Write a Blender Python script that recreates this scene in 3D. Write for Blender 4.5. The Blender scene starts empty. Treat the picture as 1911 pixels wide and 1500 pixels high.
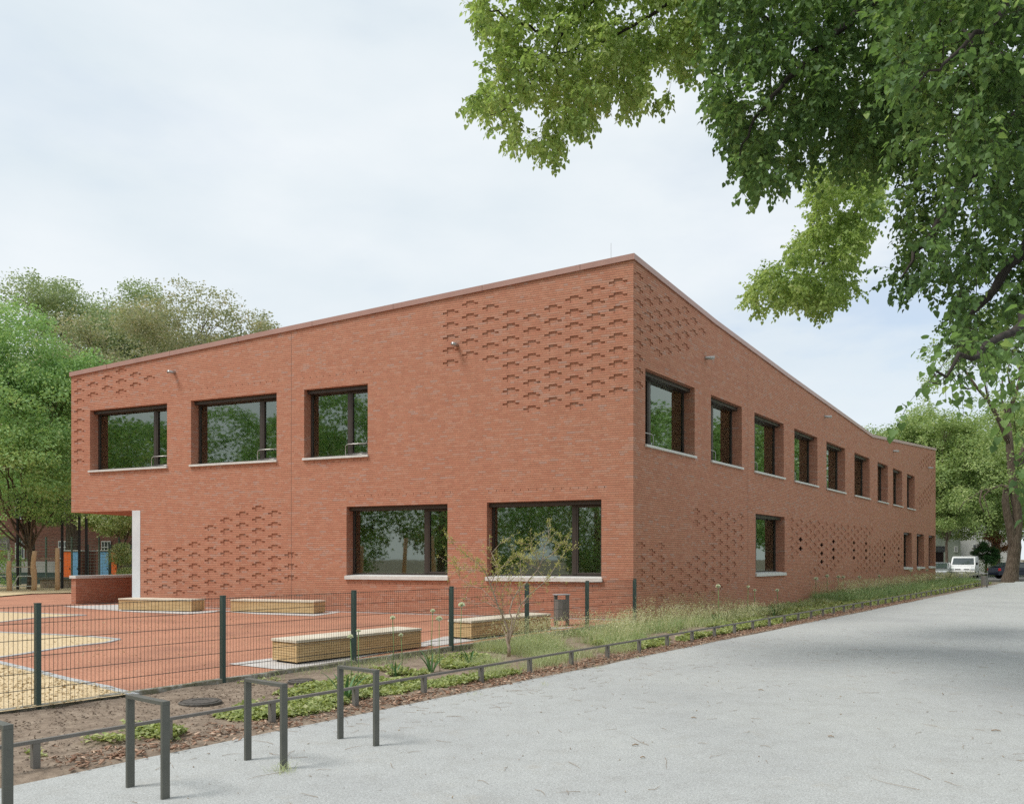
import bpy, math, random
import numpy as np
from mathutils import Vector, noise
rad = math.radians
scn = bpy.context.scene
COL = scn.collection
H = 1.83                      # eye height
F, CX, HY = 1500.0, 955.5, 1043.0   # focal length and horizon, in the photo's pixels

# ---------------------------------------------------------------- camera
cam_d = bpy.data.cameras.new("camera"); cam = bpy.data.objects.new("camera", cam_d); COL.objects.link(cam)
cam.location = (0, 0, H); cam.rotation_euler = (rad(90), 0, 0)
cam_d.sensor_width = 36; cam_d.lens = 36 * F / 1911; cam_d.shift_y = (HY - 750) / 1911
cam_d.clip_start = .05; cam_d.clip_end = 6000
scn.camera = cam
# ---------------------------------------------------------------- light
SUN_AZ = (-.93, -.37); SUN_EL = 58
W = bpy.data.worlds.new("World"); scn.world = W; W.use_nodes = True
nt = W.node_tree; nt.nodes.clear()
def N(t, kind, **kw):
    n = t.nodes.new(kind)
    for k, v in kw.items(): setattr(n, k, v)
    return n
out = N(nt, 'ShaderNodeOutputWorld'); bg = N(nt, 'ShaderNodeBackground'); sky = N(nt, 'ShaderNodeTexSky')
sky.sky_type = 'NISHITA'; sky.sun_disc = False; sky.sun_elevation = rad(SUN_EL)
sky.sun_rotation = math.atan2(SUN_AZ[0], SUN_AZ[1]); sky.air_density = 1.0; sky.dust_density = 1.5; sky.ozone_density = 1.0
tc = N(nt, 'ShaderNodeTexCoord'); mp = N(nt, 'ShaderNodeMapping'); mp.inputs['Scale'].default_value = (1.0, 1.0, 2.6)
mp.inputs['Location'].default_value = (.35, .1, .2)
nz = N(nt, 'ShaderNodeTexNoise'); nz.inputs['Scale'].default_value = 1.7; nz.inputs['Detail'].default_value = 7; nz.inputs['Roughness'].default_value = .55
cr = N(nt, 'ShaderNodeValToRGB'); cr.color_ramp.elements[0].position = .30; cr.color_ramp.elements[0].color = (.55, .55, .55, 1)
cr.color_ramp.elements[1].position = .47; cr.color_ramp.elements[1].color = (.98, .98, .98, 1)
e = cr.color_ramp.elements.new(.38); e.color = (.88, .88, .88, 1)
nz2 = N(nt, 'ShaderNodeTexNoise'); nz2.inputs['Scale'].default_value = 3.0; nz2.inputs['Detail'].default_value = 5
cr2 = N(nt, 'ShaderNodeValToRGB'); cr2.color_ramp.elements[0].position = .3; cr2.color_ramp.elements[0].color = (6.55, 7.3, 7.8, 1)
cr2.color_ramp.elements[1].position = .7; cr2.color_ramp.elements[1].color = (7.95, 8.35, 8.6, 1)
mx = N(nt, 'ShaderNodeMix', data_type='RGBA')
L = nt.links.new
L(tc.outputs['Generated'], mp.inputs[0]); L(mp.outputs[0], nz.inputs[0]); L(mp.outputs[0], nz2.inputs[0])
L(nz.outputs[0], cr.inputs[0]); L(nz2.outputs[0], cr2.inputs[0]); L(cr.outputs[0], mx.inputs[0]); vs_ = N(nt, 'ShaderNodeVectorMath', operation='SCALE'); vs_.inputs[3].default_value = 1.7; L(sky.outputs[0], vs_.inputs[0]); L(vs_.outputs[0], mx.inputs[6]); L(cr2.outputs[0], mx.inputs[7])
L(mx.outputs[2], bg.inputs[0]); bg.inputs[1].default_value = .10; L(bg.outputs[0], out.inputs[0])
sd = bpy.data.lights.new("sun", 'SUN'); sd.energy = 2.5; sd.angle = rad(18); sd.color = (1, .97, .92)
so = bpy.data.objects.new("sun", sd); COL.objects.link(so)
sv = Vector((SUN_AZ[0] * math.cos(rad(SUN_EL)), SUN_AZ[1] * math.cos(rad(SUN_EL)), math.sin(rad(SUN_EL))))
so.rotation_euler = sv.to_track_quat('Z', 'Y').to_euler(); so.location = (0, 0, 60)
scn.view_settings.view_transform = 'Standard'; scn.view_settings.look = 'None'; scn.view_settings.exposure = .20; scn.view_settings.gamma = 1
scn.render.engine = 'CYCLES'
cy = scn.cycles; cy.max_bounces = 7; cy.diffuse_bounces = 3; cy.glossy_bounces = 3; cy.transmission_bounces = 5; cy.transparent_max_bounces = 8
cy.caustics_reflective = False; cy.caustics_refractive = False; cy.use_denoising = False; cy.sample_clamp_indirect = 3

# ---------------------------------------------------------------- helpers
rng = np.random.default_rng(7); random.seed(7)
def tagit(o, label=None, cat=None, group=None, kind=None):
    if label: o['label'] = label
    if cat: o['category'] = cat
    if group: o['group'] = group
    if kind: o['kind'] = kind
    return o
def empty(name, loc, label=None, cat=None, group=None, kind=None):
    o = bpy.data.objects.new(name, None); o.empty_display_size = .3; COL.objects.link(o); o.location = loc
    return tagit(o, label, cat, group, kind)
def link_mesh(name, me, mat, parent=None):
    o = bpy.data.objects.new(name, me); COL.objects.link(o)
    if mat is not None:
        for m in (mat if isinstance(mat, (list, tuple)) else [mat]): me.materials.append(m)
    if parent is not None: o.parent = parent
    return o
def root_loc(p):
    v = Vector((0, 0, 0))
    while p is not None: v = v + p.location; p = p.parent
    return v
class MB:
    def __init__(s): s.v = []; s.f = []; s.uv = []; s.m = []
    def face(s, pts, uv=None, m=0):
        b = len(s.v); s.v += [tuple(p) for p in pts]; s.f.append(tuple(range(b, b + len(pts)))); s.uv.append(uv); s.m.append(m)
    def raw(s, vs, fs, m=0):
        b = len(s.v); s.v += [tuple(p) for p in vs]
        for f in fs: s.f.append(tuple(b + i for i in f)); s.uv.append(None); s.m.append(m)
    def box8(s, p, m=0):  # p: 8 points, bottom 4 then top 4, counter-clockwise seen from above
        s.raw(p, [(3, 2, 1, 0), (4, 5, 6, 7), (0, 1, 5, 4), (1, 2, 6, 5), (2, 3, 7, 6), (3, 0, 4, 7)], m)
    def box(s, x0, x1, y0, y1, z0, z1, m=0):
        s.box8([(x0, y0, z0), (x1, y0, z0), (x1, y1, z0), (x0, y1, z0), (x0, y0, z1), (x1, y0, z1), (x1, y1, z1), (x0, y1, z1)], m)
    def obox(s, c, ax, ay, hx, hy, z0, z1, m=0, zf=None):  # oriented box on the ground plane
        c = np.array(c, float); ax = np.array(ax, float); ay = np.array(ay, float)
        q = [c - ax * hx - ay * hy, c + ax * hx - ay * hy, c + ax * hx + ay * hy, c - ax * hx + ay * hy]
        if ax[0] * ay[1] - ax[1] * ay[0] < 0: q = q[::-1]
        s.box8([(p[0], p[1], z0) for p in q] + [(p[0], p[1], z1) for p in q], m)
    def prism(s, poly, z0, z1, m=0):
        n = len(poly); a = sum(poly[i][0] * poly[(i + 1) % n][1] - poly[(i + 1) % n][0] * poly[i][1] for i in range(n))
        if a < 0: poly = poly[::-1]
        zt = z1 if callable(z1) else (lambda x, y: z1)
        vs = [(p[0], p[1], z0) for p in poly] + [(p[0], p[1], zt(p[0], p[1])) for p in poly]
        s.raw(vs, [tuple(range(n))[::-1], tuple(range(n, 2 * n))] + [(i, (i + 1) % n, n + (i + 1) % n, n + i) for i in range(n)], m)
    def tube(s, pts, rs, seg=8, m=0, cap=True):
        pts = [Vector(p) for p in pts]; n = len(pts)
        if not hasattr(rs, '__len__'): rs = [rs] * n
        vs = []; up = None
        for i, p in enumerate(pts):
            t = (pts[min(i + 1, n - 1)] - pts[max(i - 1, 0)])
            t = t.normalized() if t.length > 1e-9 else Vector((0, 0, 1))
            if up is None: up = t.orthogonal().normalized()
            a = (up - t * up.dot(t)); a = a.normalized() if a.length > 1e-6 else t.orthogonal().normalized(); up = a
            b = t.cross(a)
            for k in range(seg):
                an = 2 * math.pi * k / seg; vs.append(p + (a * math.cos(an) + b * math.sin(an)) * rs[i])
        fs = [(i * seg + k, i * seg + (k + 1) % seg, (i + 1) * seg + (k + 1) % seg, (i + 1) * seg + k) for i in range(n - 1) for k in range(seg)]
        if cap: fs += [tuple(range(seg))[::-1], tuple(range((n - 1) * seg, n * seg))]
        s.raw(vs, fs, m)
    def lathe(s, c, prof, seg=12, m=0):
        vs = [(c[0] + r * math.cos(2 * math.pi * k / seg), c[1] + r * math.sin(2 * math.pi * k / seg), c[2] + z) for r, z in prof for k in range(seg)]
        n = len(prof)
        s.raw(vs, [(i * seg + k, i * seg + (k + 1) % seg, (i + 1) * seg + (k + 1) % seg, (i + 1) * seg + k) for i in range(n - 1) for k in range(seg)] + [tuple(range(seg))[::-1], tuple(range((n - 1) * seg, n * seg))], m)
    def build(s, name, mat, parent=None, smooth=False, bevel=0, rel=True):
        me = bpy.data.meshes.new(name); off = root_loc(parent) if (parent is not None and rel) else Vector((0, 0, 0))
        me.from_pydata([(x - off[0], y - off[1], z - off[2]) for x, y, z in s.v], [], s.f)
        if any(u is not None for u in s.uv):
            ul = me.uv_layers.new(name='UVMap'); arr = []
            for f, u in zip(s.f, s.uv): arr += [c for q in (u if u is not None else [(0, 0)] * len(f)) for c in q]
            ul.data.foreach_set('uv', arr)
        if isinstance(mat, (list, tuple)) and len(mat) > 1: me.polygons.foreach_set('material_index', s.m)
        if smooth: me.polygons.foreach_set('use_smooth', [True] * len(s.f))
        me.update()
        o = link_mesh(name, me, mat, parent)
        if bevel:
            b = o.modifiers.new('bevel', 'BEVEL'); b.width = bevel; b.segments = 2; b.limit_method = 'ANGLE'
        return o
def np_mesh(name, verts, nper, quads, mat, parent=None, var=None, smooth=False):
    """verts (M*nper,3) array, quads: index list within one element; builds M copies as one mesh"""
    M = len(verts) // nper; off = np.array(root_loc(parent)) if parent is not None else np.zeros(3)
    verts = verts - off; k = len(quads[0]); Q = np.array(quads)
    idx = (np.arange(M)[:, None, None] * nper + Q[None]).reshape(-1)
    me = bpy.data.meshes.new(name); me.vertices.add(len(verts)); me.vertices.foreach_set('co', verts.astype(np.float32).ravel())
    nf = M * len(quads); me.loops.add(nf * k); me.loops.foreach_set('vertex_index', idx.astype(np.int32))
    me.polygons.add(nf); me.polygons.foreach_set('loop_start', np.arange(nf, dtype=np.int32) * k); me.polygons.foreach_set('loop_total', np.full(nf, k, dtype=np.int32))
    if smooth: me.polygons.foreach_set('use_smooth', np.ones(nf, dtype=bool))
    at = me.attributes.new('var', 'FLOAT', 'POINT'); v = rng.random(M) if var is None else var
    at.data.foreach_set('value', np.repeat(v, nper).astype(np.float32))
    me.update(calc_edges=True); return link_mesh(name, me, mat, parent)
def unit(a): return a / np.maximum(np.linalg.norm(a, axis=-1, keepdims=True), 1e-9)
def leaves(P, A, Nn, Ln, Wd, heart=False, fold=.18):
    """leaf blades: base P, axis A, normal Nn; returns verts, nper, quads"""
    A = unit(A); S = unit(np.cross(A, Nn)); Nn = np.cross(S, A); Ln = Ln[:, None]; Wd = Wd[:, None]
    if heart:
        V = np.stack([P, P - A * Ln * .08 + S * Wd * .34 + Nn * Wd * fold * .6, P + A * Ln * .30 + S * Wd * .52 + Nn * Wd * fold,
                      P + A * Ln * .72 + S * Wd * .26 + Nn * Wd * fold * .4 - Nn * Ln * .05, P + A * Ln - Nn * Ln * .14,
                      P + A * Ln * .72 - S * Wd * .26 + Nn * Wd * fold * .4 - Nn * Ln * .05, P + A * Ln * .30 - S * Wd * .52 + Nn * Wd * fold, P - A * Ln * .08 - S * Wd * .34 + Nn * Wd * fold * .6,
                      P + A * Ln * .4], 1)
        return V.reshape(-1, 3), 9, [(0, 8, 2, 1), (8, 4, 3, 2), (0, 7, 6, 8), (8, 6, 5, 4)]
    V = np.stack([P, P + A * Ln * .45 + S * Wd * .5 + Nn * Wd * fold, P + A * Ln - Nn * Ln * .1, P + A * Ln * .45 - S * Wd * .5 + Nn * Wd * fold], 1)
    return V.reshape(-1, 3), 4, [(0, 2, 1), (0, 3, 2)]
def blades(P, D, Ln, Wd, bend):
    """grass blades: base P, direction D, bending outward"""
    D = unit(D); S = unit(np.cross(D, np.array([0, 0, 1.0]) + rng.normal(0, .3, D.shape))); O = D * np.array([1, 1, 0]); O = unit(O + 1e-6)
    Ln = Ln[:, None]; Wd = Wd[:, None]; bend = bend[:, None]
    m = P + D * Ln * .55; t = P + D * Ln * .9 + O * Ln * bend - np.array([0, 0, 1]) * Ln * bend * .35
    V = np.stack([P - S * Wd * .5, P + S * Wd * .5, m + S * Wd * .4, m - S * Wd * .4, t], 1)
    return V.reshape(-1, 3), 5

# ---------------------------------------------------------------- materials
def mat(name, col=(.5, .5, .5), rough=.8, metal=0, spec=.3):
    m = bpy.data.materials.new(name); m.use_nodes = True; b = m.node_tree.nodes['Principled BSDF']
    b.inputs['Base Color'].default_value = (*col, 1); b.inputs['Roughness'].default_value = rough; b.inputs['Metallic'].default_value = metal
    b.inputs['Specular IOR Level'].default_value = spec
    return m
def ramp(t, stops):
    r = N(t, 'ShaderNodeValToRGB'); els = r.color_ramp.elements
    while len(els) < len(stops): els.new(.5)
    for e, (p, c) in zip(els, stops): e.position = p; e.color = (*c, 1) if len(c) == 3 else c
    return r
def noisy(name, stops, scale=8, detail=6, rough=.85, bump=.0, bscale=None, coord='Object', mscale=(1, 1, 1), metal=0, spec=.3, rgh=.6, big=None, bigscale=.4, bdist=.02):
    """procedural surface: noise -> ramp colour, optional large-scale tint and bump"""
    m = mat(name, rough=rough, metal=metal, spec=spec); t = m.node_tree; b = t.nodes['Principled BSDF']; L = t.links.new
    tc = N(t, 'ShaderNodeTexCoord'); mp = N(t, 'ShaderNodeMapping'); mp.inputs['Scale'].default_value = mscale; L(tc.outputs[coord], mp.inputs[0])
    nz = N(t, 'ShaderNodeTexNoise'); nz.inputs['Scale'].default_value = scale; nz.inputs['Detail'].default_value = detail; nz.inputs['Roughness'].default_value = rgh
    L(mp.outputs[0], nz.inputs[0]); r = ramp(t, stops); L(nz.outputs[0], r.inputs[0]); c = r.outputs[0]
    if big:
        n2 = N(t, 'ShaderNodeTexNoise'); n2.inputs['Scale'].default_value = bigscale; n2.inputs['Detail'].default_value = 4; L(mp.outputs[0], n2.inputs[0])
        r2 = ramp(t, big); L(n2.outputs[0], r2.inputs[0]); x = N(t, 'ShaderNodeMix', data_type='RGBA', blend_type='MULTIPLY'); x.inputs[0].default_value = 1
        L(c, x.inputs[6]); L(r2.outputs[0], x.inputs[7]); c = x.outputs[2]
    L(c, b.inputs['Base Color'])
    if bump:
        n3 = N(t, 'ShaderNodeTexNoise'); n3.inputs['Scale'].default_value = bscale or scale; n3.inputs['Detail'].default_value = 5; L(mp.outputs[0], n3.inputs[0])
        bp = N(t, 'ShaderNodeBump'); bp.inputs['Strength'].default_value = bump; bp.inputs['Distance'].default_value = bdist; L(n3.outputs[0], bp.inputs['Height']); L(bp.outputs[0], b.inputs['Normal'])
    return m
def leafmat(name, stops, trans=.5, tcol=None, rough=.55):
    m = bpy.data.materials.new(name); m.use_nodes = True; t = m.node_tree; t.nodes.clear(); L = t.links.new
    o = N(t, 'ShaderNodeOutputMaterial'); at = N(t, 'ShaderNodeAttribute', attribute_name='var'); r = ramp(t, stops); L(at.outputs['Fac'], r.inputs[0])
    pb = N(t, 'ShaderNodeBsdfPrincipled'); pb.inputs['Roughness'].default_value = rough; pb.inputs['Specular IOR Level'].default_value = .25; L(r.outputs[0], pb.inputs['Base Color'])
    tr = N(t, 'ShaderNodeBsdfTranslucent'); hs = N(t, 'ShaderNodeMix', data_type='RGBA', blend_type='MULTIPLY'); hs.inputs[0].default_value = 1
    L(r.outputs[0], hs.inputs[6]); hs.inputs[7].default_value = (*(tcol or (1.35, 1.35, .85)), 1); L(hs.outputs[2], tr.inputs[0])
    ms = N(t, 'ShaderNodeMixShader'); ms.inputs[0].default_value = trans; L(pb.outputs[0], ms.inputs[1]); L(tr.outputs[0], ms.inputs[2]); L(ms.outputs[0], o.inputs[0]); return m
COURSE = .0622
def brickmat(name, stops, mortar=(.24, .14, .10), bw=.25):  # default mortar darkened: shade in the recessed joints put into its colour
    m = mat(name, rough=.88, spec=.2); t = m.node_tree; b = t.nodes['Principled BSDF']; L = t.links.new
    uv = N(t, 'ShaderNodeUVMap', uv_map='UVMap')
    br = N(t, 'ShaderNodeTexBrick'); br.inputs['Scale'].default_value = 1; br.inputs['Brick Width'].default_value = bw; br.inputs['Row Height'].default_value = COURSE
    br.inputs['Mortar Size'].default_value = .004; br.inputs['Mortar Smooth'].default_value = .2; br.inputs['Bias'].default_value = 0
    br.inputs['Color1'].default_value = (0, 0, 0, 1); br.inputs['Color2'].default_value = (1, 1, 1, 1); br.inputs['Mortar'].default_value = (.5, .5, .5, 1)
    br.offset = .37; br.offset_frequency = 2; br.squash = .5; br.squash_frequency = 3
    L(uv.outputs[0], br.inputs[0]); r = ramp(t, stops); L(br.outputs[0], r.inputs[0])
    mp = N(t, 'ShaderNodeMapping'); mp.inputs['Scale'].default_value = (.5, 3.2, 1); L(uv.outputs[0], mp.inputs[0])
    n2 = N(t, 'ShaderNodeTexNoise'); n2.inputs['Scale'].default_value = 1.3; n2.inputs['Detail'].default_value = 8; n2.inputs['Roughness'].default_value = .7; L(mp.outputs[0], n2.inputs[0])
    r2 = ramp(t, [(.3, (.95, .945, .94)), (.5, (1, 1, 1)), (.72, (1.02, 1.06, 1.10))]); L(n2.outputs[0], r2.inputs[0])
    x = N(t, 'ShaderNodeMix', data_type='RGBA', blend_type='MULTIPLY'); x.inputs[0].default_value = 1; L(r.outputs[0], x.inputs[6]); L(r2.outputs[0], x.inputs[7])
    n4 = N(t, 'ShaderNodeTexNoise'); n4.inputs['Scale'].default_value = 60; n4.inputs['Detail'].default_value = 3; L(uv.outputs[0], n4.inputs[0])
    r4 = ramp(t, [(.3, (.92, .92, .92)), (.7, (1.07, 1.07, 1.07))]); L(n4.outputs[0], r4.inputs[0])
    x4 = N(t, 'ShaderNodeMix', data_type='RGBA', blend_type='MULTIPLY'); x4.inputs[0].default_value = 1; L(x.outputs[2], x4.inputs[6]); L(r4.outputs[0], x4.inputs[7])
    sx = N(t, 'ShaderNodeSeparateXYZ'); L(uv.outputs[0], sx.inputs[0]); dv = N(t, 'ShaderNodeMath', operation='DIVIDE'); L(sx.outputs[1], dv.inputs[0]); dv.inputs[1].default_value = COURSE
    fc = N(t, 'ShaderNodeMath', operation='FRACT'); L(dv.outputs[0], fc.inputs[0]); rj = ramp(t, [(.0, (1, 1, 1)), (.13, (1, 1, 1)), (.22, (0, 0, 0)), (.90, (0, 0, 0)), (.97, (1, 1, 1))]); L(fc.outputs[0], rj.inputs[0])
    nj = N(t, 'ShaderNodeTexNoise'); nj.inputs['Scale'].default_value = 5; nj.inputs['Detail'].default_value = 3; L(uv.outputs[0], nj.inputs[0]); mj = N(t, 'ShaderNodeMath', operation='MULTIPLY'); L(rj.outputs[0], mj.inputs[0]); rn = ramp(t, [(.3, (.55, .55, .55)), (.6, (1, 1, 1))]); L(nj.outputs[0], rn.inputs[0]); L(rn.outputs[0], mj.inputs[1])
    m2 = N(t, 'ShaderNodeMath', operation='MAXIMUM'); L(mj.outputs[0], m2.inputs[0]); b5 = N(t, 'ShaderNodeMath', operation='MULTIPLY'); L(br.outputs['Fac'], b5.inputs[0]); b5.inputs[1].default_value = .45; L(b5.outputs[0], m2.inputs[1])
    mv = N(t, 'ShaderNodeMapping'); mv.inputs['Scale'].default_value = (2.2, .16, 1); L(uv.outputs[0], mv.inputs[0]); nv = N(t, 'ShaderNodeTexNoise'); nv.inputs['Scale'].default_value = 1.5; nv.inputs['Detail'].default_value = 6; L(mv.outputs[0], nv.inputs[0])
    rv = ramp(t, [(.32, (.965, .965, .97)), (.5, (1, 1, 1)), (.70, (1.02, 1.025, 1.03))]); L(nv.outputs[0], rv.inputs[0]); x6 = N(t, 'ShaderNodeMix', data_type='RGBA', blend_type='MULTIPLY'); x6.inputs[0].default_value = 1; L(x4.outputs[2], x6.inputs[6]); L(rv.outputs[0], x6.inputs[7]); x4 = x6
    y = N(t, 'ShaderNodeMix', data_type='RGBA'); L(m2.outputs[0], y.inputs[0]); L(x4.outputs[2], y.inputs[6]); y.inputs[7].default_value = (*mortar, 1)
    L(y.outputs[2], b.inputs['Base Color'])
    bp = N(t, 'ShaderNodeBump'); bp.invert = True; bp.inputs['Strength'].default_value = .6; bp.inputs['Distance'].default_value = .008; L(m2.outputs[0], bp.inputs['Height']); L(bp.outputs[0], b.inputs['Normal'])
    return m
BR = [(0, (0.491, 0.212, 0.138)), (.2, (0.516, 0.227, 0.146)), (.45, (0.530, 0.240, 0.155)), (.7, (0.545, 0.255, 0.166)), (.86, (0.549, 0.278, 0.191)), (.95, (0.516, 0.291, 0.218)), (1, (0.485, 0.295, 0.236))]
M = {}
M['brick'] = brickmat('red_brick', BR)
M['oldbrick'] = brickmat('old_dark_brick', [(0, (.13, .055, .038)), (.5, (.20, .085, .055)), (1, (.25, .115, .08))], mortar=(.17, .12, .10))
M['coping'] = noisy('coping_sheet', [(.3, (.36, .19, .145)), (.7, (.42, .23, .18))], scale=1.5, rough=.32, spec=.9)
M['coping2'] = M['coping']
M['sill'] = noisy('sill_stone', [(.3, (.60, .59, .56)), (.7, (.72, .71, .68))], scale=6, rough=.6)
M['frame'] = mat('bronze_frame', (.060, .047, .041), .42, .2, .5)
M['dark'] = mat('dark_slot', (.02, .018, .017), .6)
M['concrete'] = noisy('light_concrete', [(.3, (.62, .66, .69)), (.7, (.70, .74, .77))], scale=2, rough=.7)
M['steel'] = mat('brushed_steel', (.42, .40, .38), .35, .9, .5)
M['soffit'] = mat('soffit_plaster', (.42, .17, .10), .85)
M['plaster'] = mat('interior_plaster', (.80, .77, .62), .9)
M['roof'] = mat('roof_gravel', (.3, .3, .3), .95)
M['fencegreen'] = mat('fence_green', (.045, .075, .068), .45, 0, .4)
M['wire'] = mat('fence_wire', (.05, .055, .05), .5, .3, .4)
M['rail'] = noisy('grey_paint', [(.3, (.095, .097, .085)), (.7, (.125, .125, .108))], scale=5, rough=.5, spec=.4)
M['railb'] = noisy('grey_brown_paint', [(.3, (.15, .14, .125)), (.7, (.19, .175, .16))], scale=5, rough=.5, spec=.4)
M['wood'] = noisy('pine_slats', [(.3, (.52, .34, .16)), (.55, (.64, .45, .235)), (.75, (.72, .54, .31))], scale=2.2, mscale=(1, 1, 9), rough=.7, bump=.1)
M['woodtop'] = noisy('bleached_planks', [(.3, (.56, .49, .38)), (.7, (.72, .66, .55))], scale=3, mscale=(1, 1, 1), rough=.7)
M['log'] = noisy('debarked_log', [(.3, (.40, .26, .14)), (.7, (.58, .41, .25))], scale=3, mscale=(4, 4, .6), rough=.8)
M['bark'] = noisy('bark', [(.3, (.05, .038, .028)), (.5, (.12, .09, .065)), (.7, (.20, .16, .125))], scale=5, mscale=(3, 3, .5), rough=.95, bump=.8, bscale=6, bdist=.06)
M['twig'] = mat('dark_twig', (.035, .026, .02), .9)
M['shrubbark'] = noisy('shrub_bark', [(.3, (.30, .22, .16)), (.7, (.52, .42, .33))], scale=18, rough=.9)
G1 = lambda a, b, c, d: [(0, a), (.35, b), (.75, c), (1, d)]
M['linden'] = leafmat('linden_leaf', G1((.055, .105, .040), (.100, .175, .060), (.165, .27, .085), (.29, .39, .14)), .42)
M['lindenlight'] = leafmat('linden_leaf_sunlit', G1((.19, .28, .085), (.28, .39, .125), (.38, .48, .175), (.50, .58, .27)), .45)  # same linden leaf, with sunlight on its lobes put into a paler colour
M['treegreen'] = leafmat('bright_tree_leaf', G1((.16, .29, .11), (.26, .43, .16), (.36, .53, .22), (.50, .62, .33)), .3)
M['treepale'] = leafmat('pale_tree_leaf', G1((.21, .28, .15), (.29, .37, .20), (.40, .47, .28), (.52, .57, .38)), .3)
M['treebrown'] = leafmat('olive_brown_leaf', G1((.22, .26, .15), (.31, .34, .20), (.42, .41, .27), (.52, .45, .33)), .3)
M['treeyellow'] = leafmat('yellow_green_leaf', G1((.14, .21, .08), (.24, .34, .12), (.36, .45, .18), (.48, .54, .27)), .35)
M['treedark'] = leafmat('dark_tree_leaf', G1((0.03, 0.08, 0.03), (0.05, 0.13, 0.04), (0.08, 0.18, 0.06), (0.14, 0.24, 0.09)), .2)
M['treered'] = leafmat('copper_leaf', G1((0.24, 0.1, 0.06), (0.36, 0.17, 0.1), (0.45, 0.26, 0.16), (0.45, 0.36, 0.2)), .3)
M['treewhite'] = leafmat('blossom_leaf', G1((0.16, 0.24, 0.08), (0.27, 0.36, 0.13), (0.48, 0.52, 0.28), (0.66, 0.66, 0.44)), .3)
M['grass'] = leafmat('grass_blade', G1((.27, .33, .16), (.39, .45, .24), (.52, .56, .32), (.64, .63, .44)), .3)
M['grassd'] = leafmat('dark_grass_blade', G1((.17, .26, .11), (.26, .37, .17), (.37, .47, .23), (.50, .55, .33)), .3)
M['seed'] = leafmat('seed_head', G1((.42, .45, .24), (.54, .55, .32), (.66, .63, .42), (.74, .70, .52)), .3)
M['cover'] = leafmat('ground_cover_leaf', G1((.20, .24, .09), (.30, .36, .14), (.42, .47, .20), (.56, .56, .32)), .35)
M['strap'] = leafmat('strap_leaf', G1((.05, .13, .05), (.08, .18, .07), (.12, .23, .10), (.18, .28, .14)), .2)
M['chipbark'] = leafmat('bark_mulch', G1((.17, .090, .055), (.30, .17, .11), (.43, .27, .185), (.58, .43, .32)), 0)
M['chipwood'] = leafmat('wood_chips', G1((.36, .24, .11), (.52, .38, .20), (.66, .52, .32), (.78, .67, .48)), 0)
M['litter'] = leafmat('path_litter', G1((.16, .10, .06), (.26, .18, .11), (.36, .27, .17), (.44, .36, .24)), 0)
M['flower'] = noisy('allium_head', [(.35, (.66, .70, .52)), (.65, (.86, .86, .78))], scale=60, rough=.8, bump=.8, bscale=80)
M['stem'] = mat('stem_green', (.16, .24, .09), .7)

# ---------------------------------------------------------------- coordinates
def ray(px, py): return np.array([(px - CX) / F, 1.0, (HY - py) / F])
def at(px, py, Y): r = ray(px, py) * Y; return np.array([r[0], Y, r[2] + H])
U = np.array([math.sin(rad(37.1)), math.cos(rad(37.1))]); NB = np.array([U[1], -U[0]])   # along the fence / away from the wall, to the path
def AB(a, b): p = U * a + NB * b; return (p[0], p[1])
C0 = np.array([3.307, 21.9]); DL = np.array([-.92514, .37962]); DR = U.copy()
IL = np.array([.37962, .92514]); IR = -NB                                                # inward normals of the two facades
def pz(x, y):
    d = (np.array([x, y]) - C0) @ (-IL); return min(.165, max(.0, .165 - .0078 * max(d, 0)))
def G(px, py, zf=lambda x, y: 0.0):
    z = 0
    for _ in range(6):
        Y = (H - z) * F / (py - HY); X = (px - CX) / F * Y; z = zf(X, Y)
    return np.array([X, Y, z])
def tz(D, px, py):
    k = (px - CX) / F; t = (k * C0[1] - C0[0]) / (D[0] - k * D[1]); Y = C0[1] + t * D[1]; return t, (HY - py) * Y / F + H
FB = -10.457; RB = -7.45     # fence line, rail line (offset b)

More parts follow.
